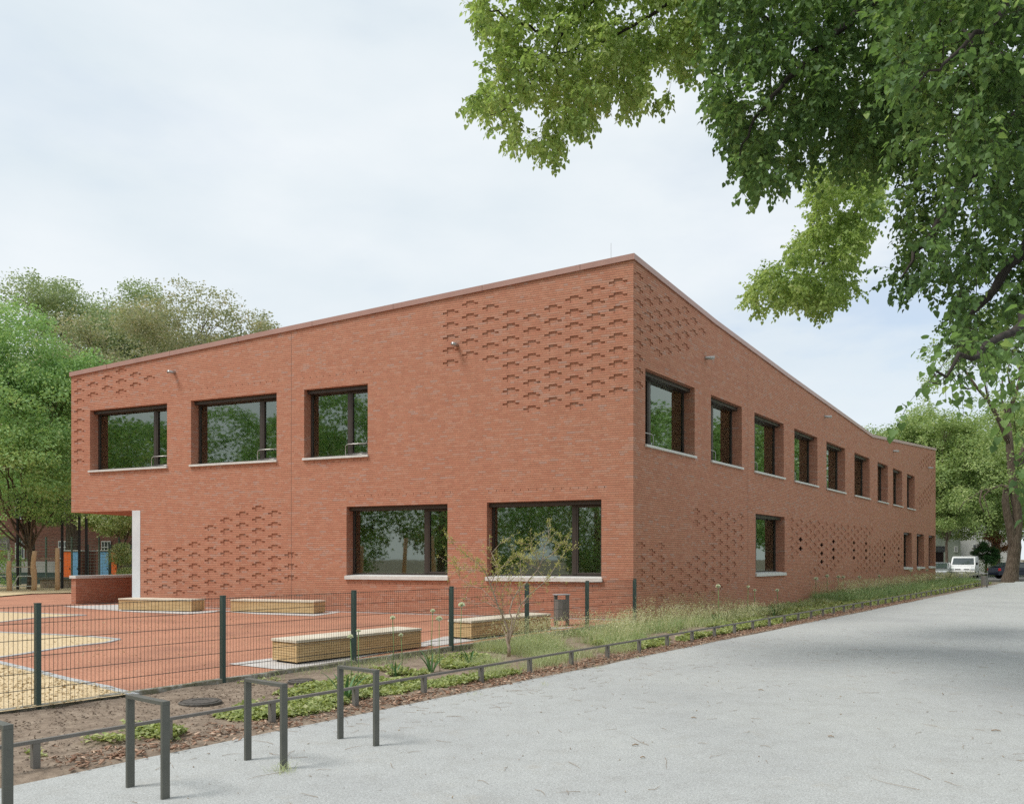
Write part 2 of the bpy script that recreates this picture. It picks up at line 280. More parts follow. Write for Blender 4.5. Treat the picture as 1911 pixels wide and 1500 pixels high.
# ---------------------------------------------------------------- ground
def slab(name, poly, z, m, kind='structure', thick=None):
    mb = MB()
    if thick: mb.prism(poly, z - thick, z)
    else: mb.face([(p[0], p[1], z) for p in poly])
    o = mb.build(name, m); tagit(o, kind=kind); return o
M['earth'] = noisy('far_ground', [(.35, (.16, .14, .10)), (.65, (.24, .21, .16))], scale=.6, rough=.95)
slab('ground', [(-2500, -2500), (2500, -2500), (2500, 3000), (-2500, 3000)], -.06, M['earth'])
def gravelmat():
    m = noisy('path_gravel', [(.33, (.20, .203, .196)), (.45, (.338, .345, .337)), (.56, (.445, .455, .446)), (.68, (.615, .625, .61))], scale=62, detail=7, rough=.95, bump=.5, bscale=75, rgh=.9,
              big=[(.3, (.90, .90, .91)), (.5, (1, 1, 1)), (.7, (1.05, 1.05, 1.04))], bigscale=.35, bdist=.01)
    t = m.node_tree; b = t.nodes['Principled BSDF']; src = b.inputs['Base Color'].links[0].from_socket; L = t.links.new; tc = N(t, 'ShaderNodeTexCoord')
    v = N(t, 'ShaderNodeTexVoronoi'); v.inputs['Scale'].default_value = 85; L(tc.outputs['Object'], v.inputs[0]); rv = ramp(t, [(0, (.84, .84, .84)), (.5, (1, 1, 1)), (1, (1.15, 1.15, 1.15))]); L(v.outputs['Color'], rv.inputs[0])
    x = N(t, 'ShaderNodeMix', data_type='RGBA', blend_type='MULTIPLY'); x.inputs[0].default_value = 1; L(src, x.inputs[6]); L(rv.outputs[0], x.inputs[7])
    n = N(t, 'ShaderNodeTexNoise'); n.inputs['Scale'].default_value = 3.2; n.inputs['Detail'].default_value = 9; n.inputs['Roughness'].default_value = .72; L(tc.outputs['Object'], n.inputs[0]); rn = ramp(t, [(.36, (.93, .92, .91)), (.5, (1, 1, 1)), (.66, (1.04, 1.04, 1.04))]); L(n.outputs[0], rn.inputs[0])
    y = N(t, 'ShaderNodeMix', data_type='RGBA', blend_type='MULTIPLY'); y.inputs[0].default_value = 1; L(x.outputs[2], y.inputs[6]); L(rn.outputs[0], y.inputs[7])
    n2 = N(t, 'ShaderNodeTexNoise'); n2.inputs['Scale'].default_value = 1.1; n2.inputs['Detail'].default_value = 10; n2.inputs['Roughness'].default_value = .8; L(tc.outputs['Object'], n2.inputs[0]); rm = ramp(t, [(.56, (0, 0, 0)), (.70, (.38, .38, .38))]); L(n2.outputs[0], rm.inputs[0])
    z = N(t, 'ShaderNodeMix', data_type='RGBA'); L(rm.outputs[0], z.inputs[0]); L(y.outputs[2], z.inputs[6]); z.inputs[7].default_value = (.36, .32, .26, 1); L(z.outputs[2], b.inputs['Base Color'])
    return m
M['gravel'] = gravelmat()
PB = -7.18
path_poly = [AB(-14, -7.16), AB(1, -7.2)]
rr = random.Random(3)
for i in range(2, 73): path_poly.append(AB(i, PB + rr.uniform(-.035, .035) + .05 * math.sin(i * .7)))
path_poly += [AB(73.5, -6.6), (41.5, 66.2), (120, 66.2), (120, -30), (-14, -30)]
slab('path', path_poly, 0.0, M['gravel'])
M['soil'] = noisy('garden_soil', [(.3, (.14, .105, .078)), (.5, (.235, .18, .135)), (.7, (.35, .28, .215))], scale=5, detail=10, rough=.98, bump=1.0, bscale=9, rgh=.75, bdist=.05)
# soil: a slightly uneven grid between fence and path
mb = MB(); da = .16; nb = 22
A_ = np.arange(-14, 69, .22); B_ = np.linspace(FB + .06, -6.9, nb)
vs = []
for a in A_:
    for j, b in enumerate(B_):
        x, y = AB(a, b); z = noise.noise(Vector((x * 1.7, y * 1.7, 0))) * .022 + noise.noise(Vector((x * 6, y * 6, 3))) * .016 + noise.noise(Vector((x * 15, y * 15, 3))) * .009
        e = min(1, (PB + .12 - b) / .5); z = .012 + .02 * max(e, 0) + z * max(min(e, 1), .1) if b < PB + .06 else -.03
        vs.append((x, y, z))
na = len(A_)
mb.raw(vs, [(i * nb + j, i * nb + j + 1, (i + 1) * nb + j + 1, (i + 1) * nb + j) for i in range(na - 1) for j in range(nb - 1)])
tagit(mb.build('soil_bed', M['soil'], smooth=True), kind='structure')
# street beyond the path
M['asphalt'] = noisy('asphalt', [(.3, (.16, .155, .15)), (.7, (.24, .235, .225))], scale=3, rough=.9)
slab('street', [(30.5, 66.6), (130, 66.6), (130, 86), (30.5, 86)], .12, M['asphalt'], thick=.2)
# playground
M['redfloor'] = noisy('red_granulate', [(.32, (0.258, 0.107, 0.063)), (.5, (0.430, 0.202, 0.126)), (.68, (0.585, 0.310, 0.210))], scale=38, detail=4, rough=.95, bump=.5, bscale=45, rgh=.75, big=[(.3, (.80, .81, .84)), (.5, (1, 1, 1)), (.7, (1.10, 1.10, 1.10))], bigscale=.7)
EL = C0 + DL * 21.36; SD = np.array([.37, .93]); SD /= np.linalg.norm(SD)
pg = [AB(-26, FB + .02), AB(4, FB + .02), AB(12, FB + .02), tuple(C0 + NB * -.02), tuple(C0 + DL * 9), tuple(EL), (-14, 48), (-60, 60), (-70, 20)]
mb = MB(); mb.raw([(x, y, pz(x, y)) for x, y in pg] + [(-8.6, 14, .03 + pz(-8.6, 14) * 0)], [])
mb = MB()
ga = np.linspace(0, 1, 13)
def quadgrid(mb, p0, p1, p2, p3, n, m_, zf, dz=0):
    p0, p1, p2, p3 = [np.array(q[:2], float) for q in (p0, p1, p2, p3)]
    vs = []
    for i in range(n + 1):
        for j in range(m_ + 1):
            u, v = i / n, j / m_; p = (p0 * (1 - u) + p1 * u) * (1 - v) + (p3 * (1 - u) + p2 * u) * v; vs.append((p[0], p[1], zf(p[0], p[1]) + dz))
    mb.raw(vs, [(i * (m_ + 1) + j, (i + 1) * (m_ + 1) + j, (i + 1) * (m_ + 1) + j + 1, i * (m_ + 1) + j + 1) for i in range(n) for j in range(m_)])
P_f0 = AB(-40, FB + .02); P_f1 = AB(19.45, FB + .02)
quadgrid(mb, P_f0, P_f1, tuple(C0 + DL * 21.3), (-75, 55), 12, 12, pz)
quadgrid(mb, tuple(C0 + DL * 17.5 + IL * .02), tuple(C0 + DL * 17.6 + IL * 14), (-60, 62), (-60, 46.2), 4, 4, lambda x, y: .12)
tagit(mb.build('playground', M['redfloor']), kind='structure')
M['pave'] = noisy('pale_paving', [(.3, (.42, .40, .38)), (.7, (.60, .57, .54))], scale=6, rough=.9)
M['kerb'] = noisy('kerb_stone', [(.3, (.34, .35, .35)), (.7, (.52, .53, .53))], scale=8, rough=.9)
def gpoly(pts, dz):
    r = []
    for p in pts: q = G(*p, pz); r.append((q[0], q[1], q[2] + dz))
    return r
def fan(name, pts3, m, kind='structure'):
    mb = MB(); mb.face(pts3); o = mb.build(name, m); tagit(o, kind=kind); return o
def ribbon(mb, pts3, w, dz, h=.03):
    P = [np.array(p) for p in pts3]
    for i in range(len(P) - 1):
        d = P[i + 1] - P[i]; l = np.hypot(d[0], d[1]); d = d / l; n = np.array([-d[1], d[0], 0]) * w / 2; seg = max(1, int(l / .25))
        for k in range(seg):
            a = P[i] + (P[i + 1] - P[i]) * (k + .03) / seg; b = P[i] + (P[i + 1] - P[i]) * (k + .97) / seg
            z = np.array([0, 0, dz + random.uniform(0, .006)]); zb = np.array([0, 0, -h])
            q = [a - n, b - n, b + n, a + n]
            mb.box8([v + zb for v in q] + [v + z for v in q])
M['chips'] = noisy('chip_bed', [(.3, (.40, .28, .14)), (.5, (.62, .48, .29)), (.7, (.78, .66, .46))], scale=18, detail=8, rough=.95, bump=.9, bscale=22, rgh=.8, bdist=.03)
kk = G(252, 1297, pz); ka = kk[:2] @ U
fl = AB(ka, FB + .1); c1 = gpoly([(-260, 1178), (0, 1237), (67, 1253), (130, 1269), (190, 1281)], .006)
e0 = AB(-20, FB + .1)
chip1 = c1 + [(kk[0], kk[1], kk[2] + .006), (fl[0], fl[1], pz(*fl) + .006), (e0[0], e0[1], .006)]
fan('woodchip_bed', chip1, M['chips'])
c2 = gpoly([(-90, 1175), (0, 1180), (110, 1185), (180, 1189), (222, 1193.5), (200, 1199), (120, 1208), (40, 1221), (-90, 1240)], .006); fan('woodchip_bed', c2, M['chips'])
c3 = gpoly([(-90, 1140), (60, 1144), (160, 1148), (60, 1154), (0, 1161), (-90, 1170)], .006); fan('woodchip_bed', c3, M['chips'])
fan('woodchip_bed', [(-60, 62, .127), (-12.3, 47, .127)] + [(p[0], p[1], p[2] + .004) for p in gpoly([(150, 1105), (60, 1107), (0, 1112), (-200, 1128)], .0)], M['chips'])
mb = MB(); ribbon(mb, c1 + [tuple(kk)], .12, .012); ribbon(mb, c2[:5] + c2[4:], .11, .012); ribbon(mb, c3[:3] + c3[2:], .1, .012)
w0 = [C0 + DL * t + (-IL) * .12 for t in (.15, 4, 8, 12, 17.9)]
ribbon(mb, [(p[0], p[1], pz(p[0], p[1])) for p in w0], .1, .012)
tagit(mb.build('edging_stones', M['kerb']), kind='structure')
for pl in ([(118, 1131.2), (262, 1127), (300, 1128), (300, 1141), (200, 1138), (150, 1135)], [(426, 1239), (497, 1229.5), (770, 1203), (812, 1203), (700, 1222), (640, 1233), (545, 1248), (515, 1249)], [(778, 1201), (828, 1188), (1020, 1171), (1075, 1170), (960, 1184), (860, 1199), (812, 1206)],
           [(180, 1137), (355, 1141), (420, 1138), (398, 1142), (357, 1146), (250, 1142)], [(392, 1139), (585, 1144), (650, 1139.5), (620, 1145), (585, 1149.5), (480, 1146)]):
    fan('paving', gpoly(pl, .009), M['pave'])
# kerb under the fence
mb = MB()
for i in range(24):
    a0, a1 = 19.35 - i * 1.3, 19.35 - (i + 1) * 1.3 + .012; zz = pz(*AB(a0, FB)) + .012
    p = [AB(a1, FB - .075), AB(a1, FB + .035), AB(a0, FB + .035), AB(a0, FB - .075)]
    mb.prism(p, -.1, zz)
M['mossy'] = noisy('mossy_concrete', [(.3, (.13, .14, .075)), (.5, (.24, .22, .17)), (.7, (.46, .45, .42))], scale=9, rough=.95)
tagit(mb.build('fence_kerb', M['mossy'], bevel=.006), 'long low mossy concrete kerb under the wire fence', 'kerb')

# ---------------------------------------------------------------- the building
bld = empty('school_building', (C0[0], C0[1], 0), 'two storey red brick school building with sloping roofline and stepped relief patterns', 'building')
ZL, ZC = 8.79, 10.14
def facade(D, IN, T, prof, z0, openings, recesses, name, slits=()):
    """brick wall with real openings (depth .42) and relief recesses; prof: [(t, z_top)]"""
    ztop = lambda t: np.interp(t, [p[0] for p in prof], [p[1] for p in prof])
    cuts = [(t0, t1, a, b, .42, False) for t0, t1, a, b in openings] + [(t0, t1, a, b, dp, abs(dp - .035) > 1e-6) for t0, t1, a, b, dp in recesses]
    zs = {z0}; zmax = max(p[1] for p in prof)
    for c in cuts: zs.add(round(c[2], 5)); zs.add(round(c[3], 5))
    n = 0
    for p in prof: zs.add(round(p[1], 5))
    zs = sorted(z for z in zs if z >= z0 - 1e-6)
    # merge tiny gaps
    zz = [zs[0]]
    for z in zs[1:]:
        if z - zz[-1] > .002: zz.append(z)
    zs = zz
    mb = MB(); rev = D[0] < 0
    def P(t, w, z): q = C0 + D * t + IN * w; return (q[0], q[1], z)
    def quad(pts, uv):
        mb.face(pts if rev else pts[::-1], uv if rev else uv[::-1])
    def cutat(z): return sorted([(c[0], min(c[1], T), c[4], c[5]) for c in cuts if c[2] - 1e-4 < z < c[3] + 1e-4])
    crosses = lambda z: [a[0] + (z - a[1]) / (b[1] - a[1]) * (b[0] - a[0]) for a, b in zip(prof[:-1], prof[1:]) if (a[1] - z) * (b[1] - z) < 0]
    prev = []
    for za, zb in zip(zs[:-1] , zs[1:]):
        zm = (za + zb) / 2; cs = cutat(zm); br = [0]
        t = 0; solid = []
        for c in cs:
            if c[0] > t + 1e-5: solid.append((t, c[0]))
            t = max(t, c[1])
        if t < T - 1e-5: solid.append((t, T))
        X = sorted(crosses(za) + crosses(zb) + [p[0] for p in prof[1:-1]])
        for s0, s1 in solid:
            ts = [s0] + [x for x in X if s0 < x < s1] + [s1]
            for a, b in zip(ts[:-1], ts[1:]):
                ta, tb = min(zb, ztop(a)), min(zb, ztop(b))
                if max(ta, tb) <= za + 1e-5: continue
                ta = max(ta, za); tb = max(tb, za)
                quad([P(b, 0, za), P(a, 0, za), P(a, 0, ta), P(b, 0, tb)], [(b, za), (a, za), (a, ta), (b, tb)])
        for c in cs:
            if c[3]: quad([P(c[1], c[2], za), P(c[0], c[2], za), P(c[0], c[2], zb), P(c[1], c[2], zb)], [(c[1], za), (c[0], za), (c[0], zb), (c[1], zb)])
            # side faces
            quad([P(c[0], 0, za), P(c[0], c[2], za), P(c[0], c[2], zb), P(c[0], 0, zb)][::-1], [(0 + c[0], za), (c[2] + c[0], za), (c[2] + c[0], zb), (0 + c[0], zb)][::-1])
            if c[1] < T - 1e-4: quad([P(c[1], 0, za), P(c[1], c[2], za), P(c[1], c[2], zb), P(c[1], 0, zb)], [(c[1], za), (c[1] + c[2], za), (c[1] + c[2], zb), (c[1], zb)])
        # horizontal faces at za: difference with the band below
        ev = sorted({x for c in cs + prev for x in c[:2]})
        for a, b in zip(ev[:-1], ev[1:]):
            if b - a < 1e-5: continue
            m_ = (a + b) / 2
            lo = max([c[2] for c in prev if c[0] < m_ < c[1]] or [0]); hi = max([c[2] for c in cs if c[0] < m_ < c[1]] or [0])
            if abs(lo - hi) > 1e-5:
                w0, w1 = sorted((lo, hi)); q = [P(a, w0, za), P(b, w0, za), P(b, w1, za), P(a, w1, za)]; u = [(a, za + w0), (b, za + w0), (b, za + w1), (a, za + w1)]
                if (hi > lo): q = q[::-1]; u = u[::-1]
                quad(q, u)
        prev = cs
    o = mb.build(name, M['brick'], bld); return o
def course(z): return round(z / COURSE) * COURSE
def motif(D, px, py, n, org, sc, out, step=None, deep=False):
    """n stepped recesses in one column, the uppermost at (px,py) of a crop; row pitch = 6 courses"""
    t, z = tz(D, org[0] + px / sc, org[1] + py / sc)
    for i in range(n):
        zt = course(z) - i * 6 * COURSE; d = .027 if not deep else .035
        ww = .125 * (1 if not deep else 1); 
        out.append((t - ww, t + ww, zt - COURSE, zt, d)); out.append((t - .26, t + .26, zt - 2 * COURSE, zt - COURSE, d)); out.append((t - ww, t + ww, zt - 3 * COURSE, zt - 2 * COURSE, d))
RL = []
for x, y, n in [(208, 410, 5), (332, 350, 5), (462, 375, 5), (592, 405, 8), (725, 432, 8), (860, 375, 8), (995, 318, 9), (1133, 258, 9), (1275, 200, 9)]: motif(DL, x, y, n, (780, 460), 3.4125, RL)
for x, y, n in [(172, 552, 5), (340, 612, 4), (503, 548, 5), (675, 483, 5), (853, 290, 7), (1030, 223, 7), (1208, 153, 7), (1387, 85, 8), (1567, 142, 7), (1750, 595, 3)]: motif(DL, x, y, n, (250, 930), 5.972, RL)
for x, y, n in [(190, 255, 9), (362, 302, 2), (543, 215, 2), (723, 128, 3), (903, 173, 2), (1083, 220, 1)]: motif(DL, x, y, n, (120, 670), 6.819, RL)
RR = []
for x, y, n in [(1405, 165, 9), (1470, 245, 5), (1530, 325, 5), (1590, 320, 5), (1650, 390, 4), (1705, 385, 4), (1758, 455, 2), (1810, 520, 1)]: motif(DR, x, y, n, (780, 460), 3.4125, RR)
for x, y, n in [(105, 618, 4), (238, 703, 3), (358, 623, 5), (490, 868, 3), (605, 950, 3), (712, 870, 3), (815, 188, 2), (815, 795, 4), (915, 278, 2), (915, 720, 4), (1015, 213, 8), (1110, 296, 7), (1200, 233, 7), (1287, 313, 6), (1378, 257, 4)]: motif(DR, x, y, n, (1180, 920), 6.818, RR)
for x, *ys in [(135, 130, 5), (210, 210, 4), (275, 155, 2), (347, 222, 3), (412, 170, 4), (412, 930, 1), (475, 235, 4), (475, 868, 1), (535, 185, 7), (595, 250, 2), (595, 862, 1), (655, 195, 7), (715, 260, 6), (765, 213, 2), (770, 805, 1),
               (822, 278, 5), (875, 228, 5), (925, 288, 4), (975, 238, 4), (1025, 298, 4), (1068, 250, 2), (1075, 905, 1), (1118, 310, 6), (1165, 260, 7), (1210, 320, 6), (1250, 272, 2), (1250, 795, 2), (1295, 330, 1), (1295, 535, 4), (1335, 280, 1), (1335, 590, 4),
               (1375, 540, 4), (1415, 490, 5), (1455, 445, 5), (1490, 497, 4), (1522, 455, 1), (1562, 507, 3), (1600, 462, 3), (1635, 418, 3), (1635, 880, 1), (1665, 372, 4), (1665, 835, 1), (1700, 330, 3), (1700, 695, 3), (1733, 375, 2), (1733, 835, 1), (1768, 430, 2), (1768, 690, 2)]:
    motif(DR, x, ys[0], ys[1], (1460, 950), 7.9625, RR)
for x, y, n in [(273, 415, 2), (588, 495, 3), (762, 447, 3), (1067, 470, 3), (1246, 482, 3), (1521, 552, 3), (1731, 562, 3)]: motif(DR, x, y, n, (1460, 950), 7.9625, RR, deep=True)
def inpoly(x, y, P):
    c = False; j = len(P) - 1
    for i in range(len(P)):
        if (P[i][1] > y) != (P[j][1] > y) and x < (P[j][0] - P[i][0]) * (y - P[i][1]) / (P[j][1] - P[i][1]) + P[i][0]: c = not c
        j = i
    return c
PU = [(740, 400), (900, 240), (1045, 200), (1045, 560), (1000, 640), (960, 500), (780, 500)]; PLw = [(1045, 560), (1045, 1000), (900, 1200), (740, 1300), (715, 1040), (900, 850)]
for i in range(12):
    t = 38.05 + i * .604
    for j in range(30):
        z = course(9.3) - j * 6 * COURSE - (3 * COURSE if i % 2 else 0); q = C0 + DR * t; X = (CX + F * q[0] / q[1] - 1640) * 10; Y = (HY - (z - H) * F / q[1] - 820) * 10
        if inpoly(X, Y, PU) or inpoly(X, Y, PLw):
            for a, b, c in ((.125, 1, 0), (.26, 2, 1), (.125, 3, 2)): RR.append((t - a, t + a, z - b * COURSE, z - c * COURSE, .027))
WL = [(16.67, 20.40, 5.015, 7.31), (11.94, 15.585, 5.015, 7.31), (8.445, 10.85, 5.015, 7.31), (5.66, 9.23, 1.19, 3.485), (.90, 4.37, 1.19, 3.485)]
WR = []
for a, b in [(1204.2, 1296.5), (1326.7, 1384.5), (1407.8, 1462.8), (1482.4, 1525.5), (1542.4, 1577.2), (1594.6, 1622.9), (1637.8, 1656.8), (1666.5, 1683.7), (1692.6, 1707.1)]:
    WR.append((tz(DR, a, 900)[0], tz(DR, b, 900)[0], 4.96, 7.16))
for a, b in [(1410.1, 1464.4), (1686.3, 1701.7), (1711, 1724.6), (1733, 1744.7)]:
    WR.append((tz(DR, a, 900)[0], tz(DR, b, 900)[0], 1.19, 3.49))
TA = 17.92                       # the terrace opening starts here
RECL = [r for r in RL]; RECR = [r for r in RR]
def slits(win, out, D):
    t0, t1, z0, z1 = win
    for zz, ext in ((course(z0) - 2 * COURSE, 0), (course(z1) + 5 * COURSE, .1)):
        t = t0 - ext
        while t < t1 + ext: out.append((t, t + .016, zz, zz + COURSE * .85, .06)); t += .25
for w in WL: slits(w, RECL, DL)
t = .6
while t < 9.6: RECL.append((t, t + .016, course(.62), course(.62) + COURSE * .85, .05)); t += .25
# drop slits that would overlap another cut in the same band
def clean(rs, wins):
    keep = []
    for r in rs:
        if r[1] - r[0] < .02 and any(r[0] < q[1] + .02 and r[1] > q[0] - .02 and r[2] < q[3] and r[3] > q[2] for q in rs if q[1] - q[0] > .02): continue
        if any(r[0] < w[1] + .01 and r[1] > w[0] - .01 and r[2] < w[3] and r[3] > w[2] for w in wins): continue
        keep.append(r)
    return keep
RECL = clean(RECL, WL + [(TA, 22, -.2, 3.57)]); RECR = clean(RECR, WR)
# keep recesses below the sloping top
profL = [(0, ZC - .14), (21.36, ZL - .14)]; profR = [(0, ZC - .14), (5.5, 9.66 - .14), (12.9, 9.21 - .14), (21.05, 8.78 - .14), (26.4, 8.47 - .12), (45.02, 9.80 - .14)]
RECL = [r for r in RECL if r[3] < np.interp(r[0], *zip(*profL)) - .03]; RECR = [r for r in RECR if r[3] < np.interp(r[0], *zip(*profR)) - .03 and r[1] < 44.9]
TR = 45.02
facade(DL, IL, 21.36, profL, .0, WL + [(TA, 22.0, -.2, 3.572)], RECL + [(11.36, 11.375, .0, 5.9, .03)] * 0, 'wall')
facade(DR, IR, TR, profR, .03, WR, RECR, 'wall')
def FP(D, IN, t, w, z): q = C0 + D * t + IN * w; return (q[0], q[1], z)
def fbox(mb, D, IN, t0, t1, w0, w1, z0, z1, z1i=None, m=0):
    """box in facade coordinates; z1i = top height at the inner edge"""
    zi = z1 if z1i is None else z1i
    p = [(t0, w0), (t1, w0), (t1, w1), (t0, w1)]; zt = [z1, z1, zi, zi]
    if D[0] * IN[1] - D[1] * IN[0] < 0: p = p[::-1]; zt = zt[::-1]
    mb.box8([FP(D, IN, a, b, z0) for a, b in p] + [FP(D, IN, a, b, z) for (a, b), z in zip(p, zt)], m)
# expansion joints: thin dark sealant strips
SEAL = mat('sealant', (.22, .13, .10), .9)
for D_, I_, t, z in ((DL, IL, 11.345, 9.25), (DR, IR, 8.45, 9.25), (DR, IR, 26.0, 8.2)): mb = MB(); fbox(mb, D_, I_, t, t + .014, -.002, .01, .2, z); mb.build('expansion_joint', SEAL, bld)
# coping
def coping(D, IN, prof, name, m, ext=0):
    mb = MB(); pr = [(a, b + .14) for a, b in prof]; sgn = D[0] * IN[1] - D[1] * IN[0] > 0
    sec = [(-.05, -.16), (.38, -.16), (.38, -.01), (-.05, .0)]
    rings = []
    for i, (t, z) in enumerate(pr):
        rings.append([FP(D, IN, t + (ext if i == 0 else (.05 if i == len(pr) - 1 else 0)) * (1 if i else -1), w, z + dz) for w, dz in sec])
    vs = [v for r in rings for v in r]; n = len(rings)
    fs = [(i * 4 + k, i * 4 + (k + 1) % 4, (i + 1) * 4 + (k + 1) % 4, (i + 1) * 4 + k) for i in range(n - 1) for k in range(4)] + [(3, 2, 1, 0), (n * 4 - 4, n * 4 - 3, n * 4 - 2, n * 4 - 1)]
    mb.raw(vs, [f if sgn else f[::-1] for f in fs]); o = mb.build(name, m, bld)
    return o
coping(DL, IL, profL, 'coping', M['coping'], .0); coping(DR, IR, profR, 'coping', M['coping2'], .045)
SEAM = mat('seam_dark', (.2, .11, .085), .8)  # darker brown strip across each coping joint
for t in np.arange(1.5, 21, 3.0):
    mb = MB(); z = np.interp(t, *zip(*profL)) + .14; fbox(mb, DL, IL, t, t + .010, -.053, .3, z - .165, z + .001); mb.build('coping_seam', SEAM, bld)
mb = MB(); mb.face([FP(DR, IR, 14.0, .13, 1.3), FP(DR, IR, 33.5, .13, 1.3), FP(DR, IR, 33.5, .13, 3.6), FP(DR, IR, 14.0, .13, 3.6)]); mb.build('void_shade_panel', M['dark'], bld)  # added near-black sheet: the darkness behind the clover openings put into its colour
# footprint, roof, interior, hidden sides
R1 = C0 + DR * TR; B1 = EL + SD * 22; B2 = R1 + IR * 22 + DR * 3
mb = MB(); mb.face([(*(C0 + (IL + IR) * .25), 8.2), (*(R1 + IR * .3), 8.2), (*B2, 8.2), (*B1, 8.2), (*(EL + IL * .4 + (-DL) * .3), 8.2)]); mb.build('roof', M['roof'], bld)
mb = MB()
def wallq(a, b, z0, z1, flip=False):
    l = float(np.hypot(*(np.array(b) - np.array(a)))); pts = [(*a, z0), (*b, z0), (*b, z1), (*a, z1)]; uv = [(0, z0), (l, z0), (l, z1), (0, z1)]
    mb.face(pts if not flip else pts[::-1], uv if not flip else uv[::-1])
wallq(EL, B1, 3.572, ZL - .15); wallq(B1, B2, 0, 9); wallq(B2, R1, 0, 9.6)
mb.build('wall', M['brick'], bld)
mb = MB()
TI = C0 + DL * (TA - .02)
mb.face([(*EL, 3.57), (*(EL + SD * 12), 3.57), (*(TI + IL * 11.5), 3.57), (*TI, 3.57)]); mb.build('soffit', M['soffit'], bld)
mb = MB()
def room(D, IN, t0, t1, z0, z1, dep):
    q = [FP(D, IN, t0, .5, 0), FP(D, IN, t1, .5, 0), FP(D, IN, t1, dep, 0), FP(D, IN, t0, dep, 0)]
    q = [(p[0], p[1]) for p in q]
    mb.face([(*p, z0) for p in q]); mb.face([(*p, z1) for p in q])
    for a, b in ((1, 2), (2, 3), (3, 0)): mb.face([(*q[a], z0), (*q[b], z0), (*q[b], z1), (*q[a], z1)])
room(DL, IL, 5.1, 10.0, .3, 3.6, 6); room(DL, IL, .75, 5.05, .3, 3.6, 6); room(DL, IL, 16, 21.0, 4.3, 7.5, 4.8); room(DL, IL, 11.5, 15.9, 4.3, 7.5, 6); room(DL, IL, 8.0, 11.4, 4.3, 7.5, 6)
for w in WR: room(DR, IR, max(w[0] - .45, .55), w[1] + .45, w[2] - .8, w[3] + .3, 4.2)
mb.build('interior', M['plaster'], bld)
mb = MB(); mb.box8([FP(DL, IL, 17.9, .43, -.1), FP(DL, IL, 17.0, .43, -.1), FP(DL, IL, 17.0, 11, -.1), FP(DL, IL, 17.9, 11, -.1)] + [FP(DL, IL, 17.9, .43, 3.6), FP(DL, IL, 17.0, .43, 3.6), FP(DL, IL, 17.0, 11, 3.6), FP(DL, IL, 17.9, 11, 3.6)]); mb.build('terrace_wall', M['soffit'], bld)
mb = MB(); fbox(mb, DL, IL, TA - .0, TA + .385, -.012, .40, .05, 3.569); mb.build('corner_post', M['concrete'], bld, bevel=.006)
# low terrace wall with white cap
nS = np.array([SD[1], -SD[0]])
mb = MB(); a0 = EL + (-DL) * .0; a1 = EL - DL * .235
def lq(a, b, z0, z1):
    l = float(np.hypot(*(b - a))); mb.face([(*a, z0), (*b, z0), (*b, z1), (*a, z1)], [(0, z0), (l, z0), (l, z1), (0, z1)])
lq(a0, a1, 0, 1.10); lq(a1, a1 + SD * 9, 0, 1.10); lq(a0 + SD * 9, a0, 0, 1.10); mb.build('low_wall', M['brick'], bld)
mb = MB(); mb.prism([tuple(a0 + DL * .05 - SD * .05), tuple(a1 - DL * .05 - SD * .05), tuple(a1 - DL * .05 + SD * 9), tuple(a0 + DL * .05 + SD * 9)], 1.102, 1.215); mb.build('low_wall_cap', M['sill'], bld, bevel=.01)
LB = mat('lamp_bar', (.02, .02, .02), .5)
for D_, I_, t0, w_, z_ in ((DL, IL, 16.9, 1.6, 6.75), (DL, IL, 16.9, 2.8, 6.75), (DL, IL, 6.0, 1.5, 3.05), (DL, IL, 6.0, 2.8, 3.05), (DL, IL, 12.2, 2.2, 6.8)): mb = MB(); fbox(mb, D_, I_, t0, t0 + 2.4, w_, w_ + .06, z_, z_ + .06); mb.build('ceiling_lamp', LB, bld)
# glass
gm = bpy.data.materials.new('window_glass'); gm.use_nodes = True; t_ = gm.node_tree; t_.nodes.clear()
o_ = N(t_, 'ShaderNodeOutputMaterial'); gl = N(t_, 'ShaderNodeBsdfGlossy'); gl.inputs['Roughness'].default_value = .022; gl.inputs[0].default_value = (.85, .95, .84, 1)
tp = N(t_, 'ShaderNodeBsdfTransparent'); tp.inputs[0].default_value = (.92, .96, .82, 1); fr = N(t_, 'ShaderNodeFresnel'); fr.inputs[0].default_value = 2.9
nzg = N(t_, 'ShaderNodeTexNoise'); nzg.inputs['Scale'].default_value = .9; tcg = N(t_, 'ShaderNodeTexCoord'); t_.links.new(tcg.outputs['Object'], nzg.inputs[0]); bpg = N(t_, 'ShaderNodeBump'); bpg.inputs['Strength'].default_value = .04; bpg.inputs['Distance'].default_value = .02
t_.links.new(nzg.outputs[0], bpg.inputs['Height']); t_.links.new(bpg.outputs[0], gl.inputs['Normal'])
ms_ = N(t_, 'ShaderNodeMixShader'); t_.links.new(fr.outputs[0], ms_.inputs[0]); t_.links.new(tp.outputs[0], ms_.inputs[1]); t_.links.new(gl.outputs[0], ms_.inputs[2]); t_.links.new(ms_.outputs[0], o_.inputs[0])
M['glass'] = gm
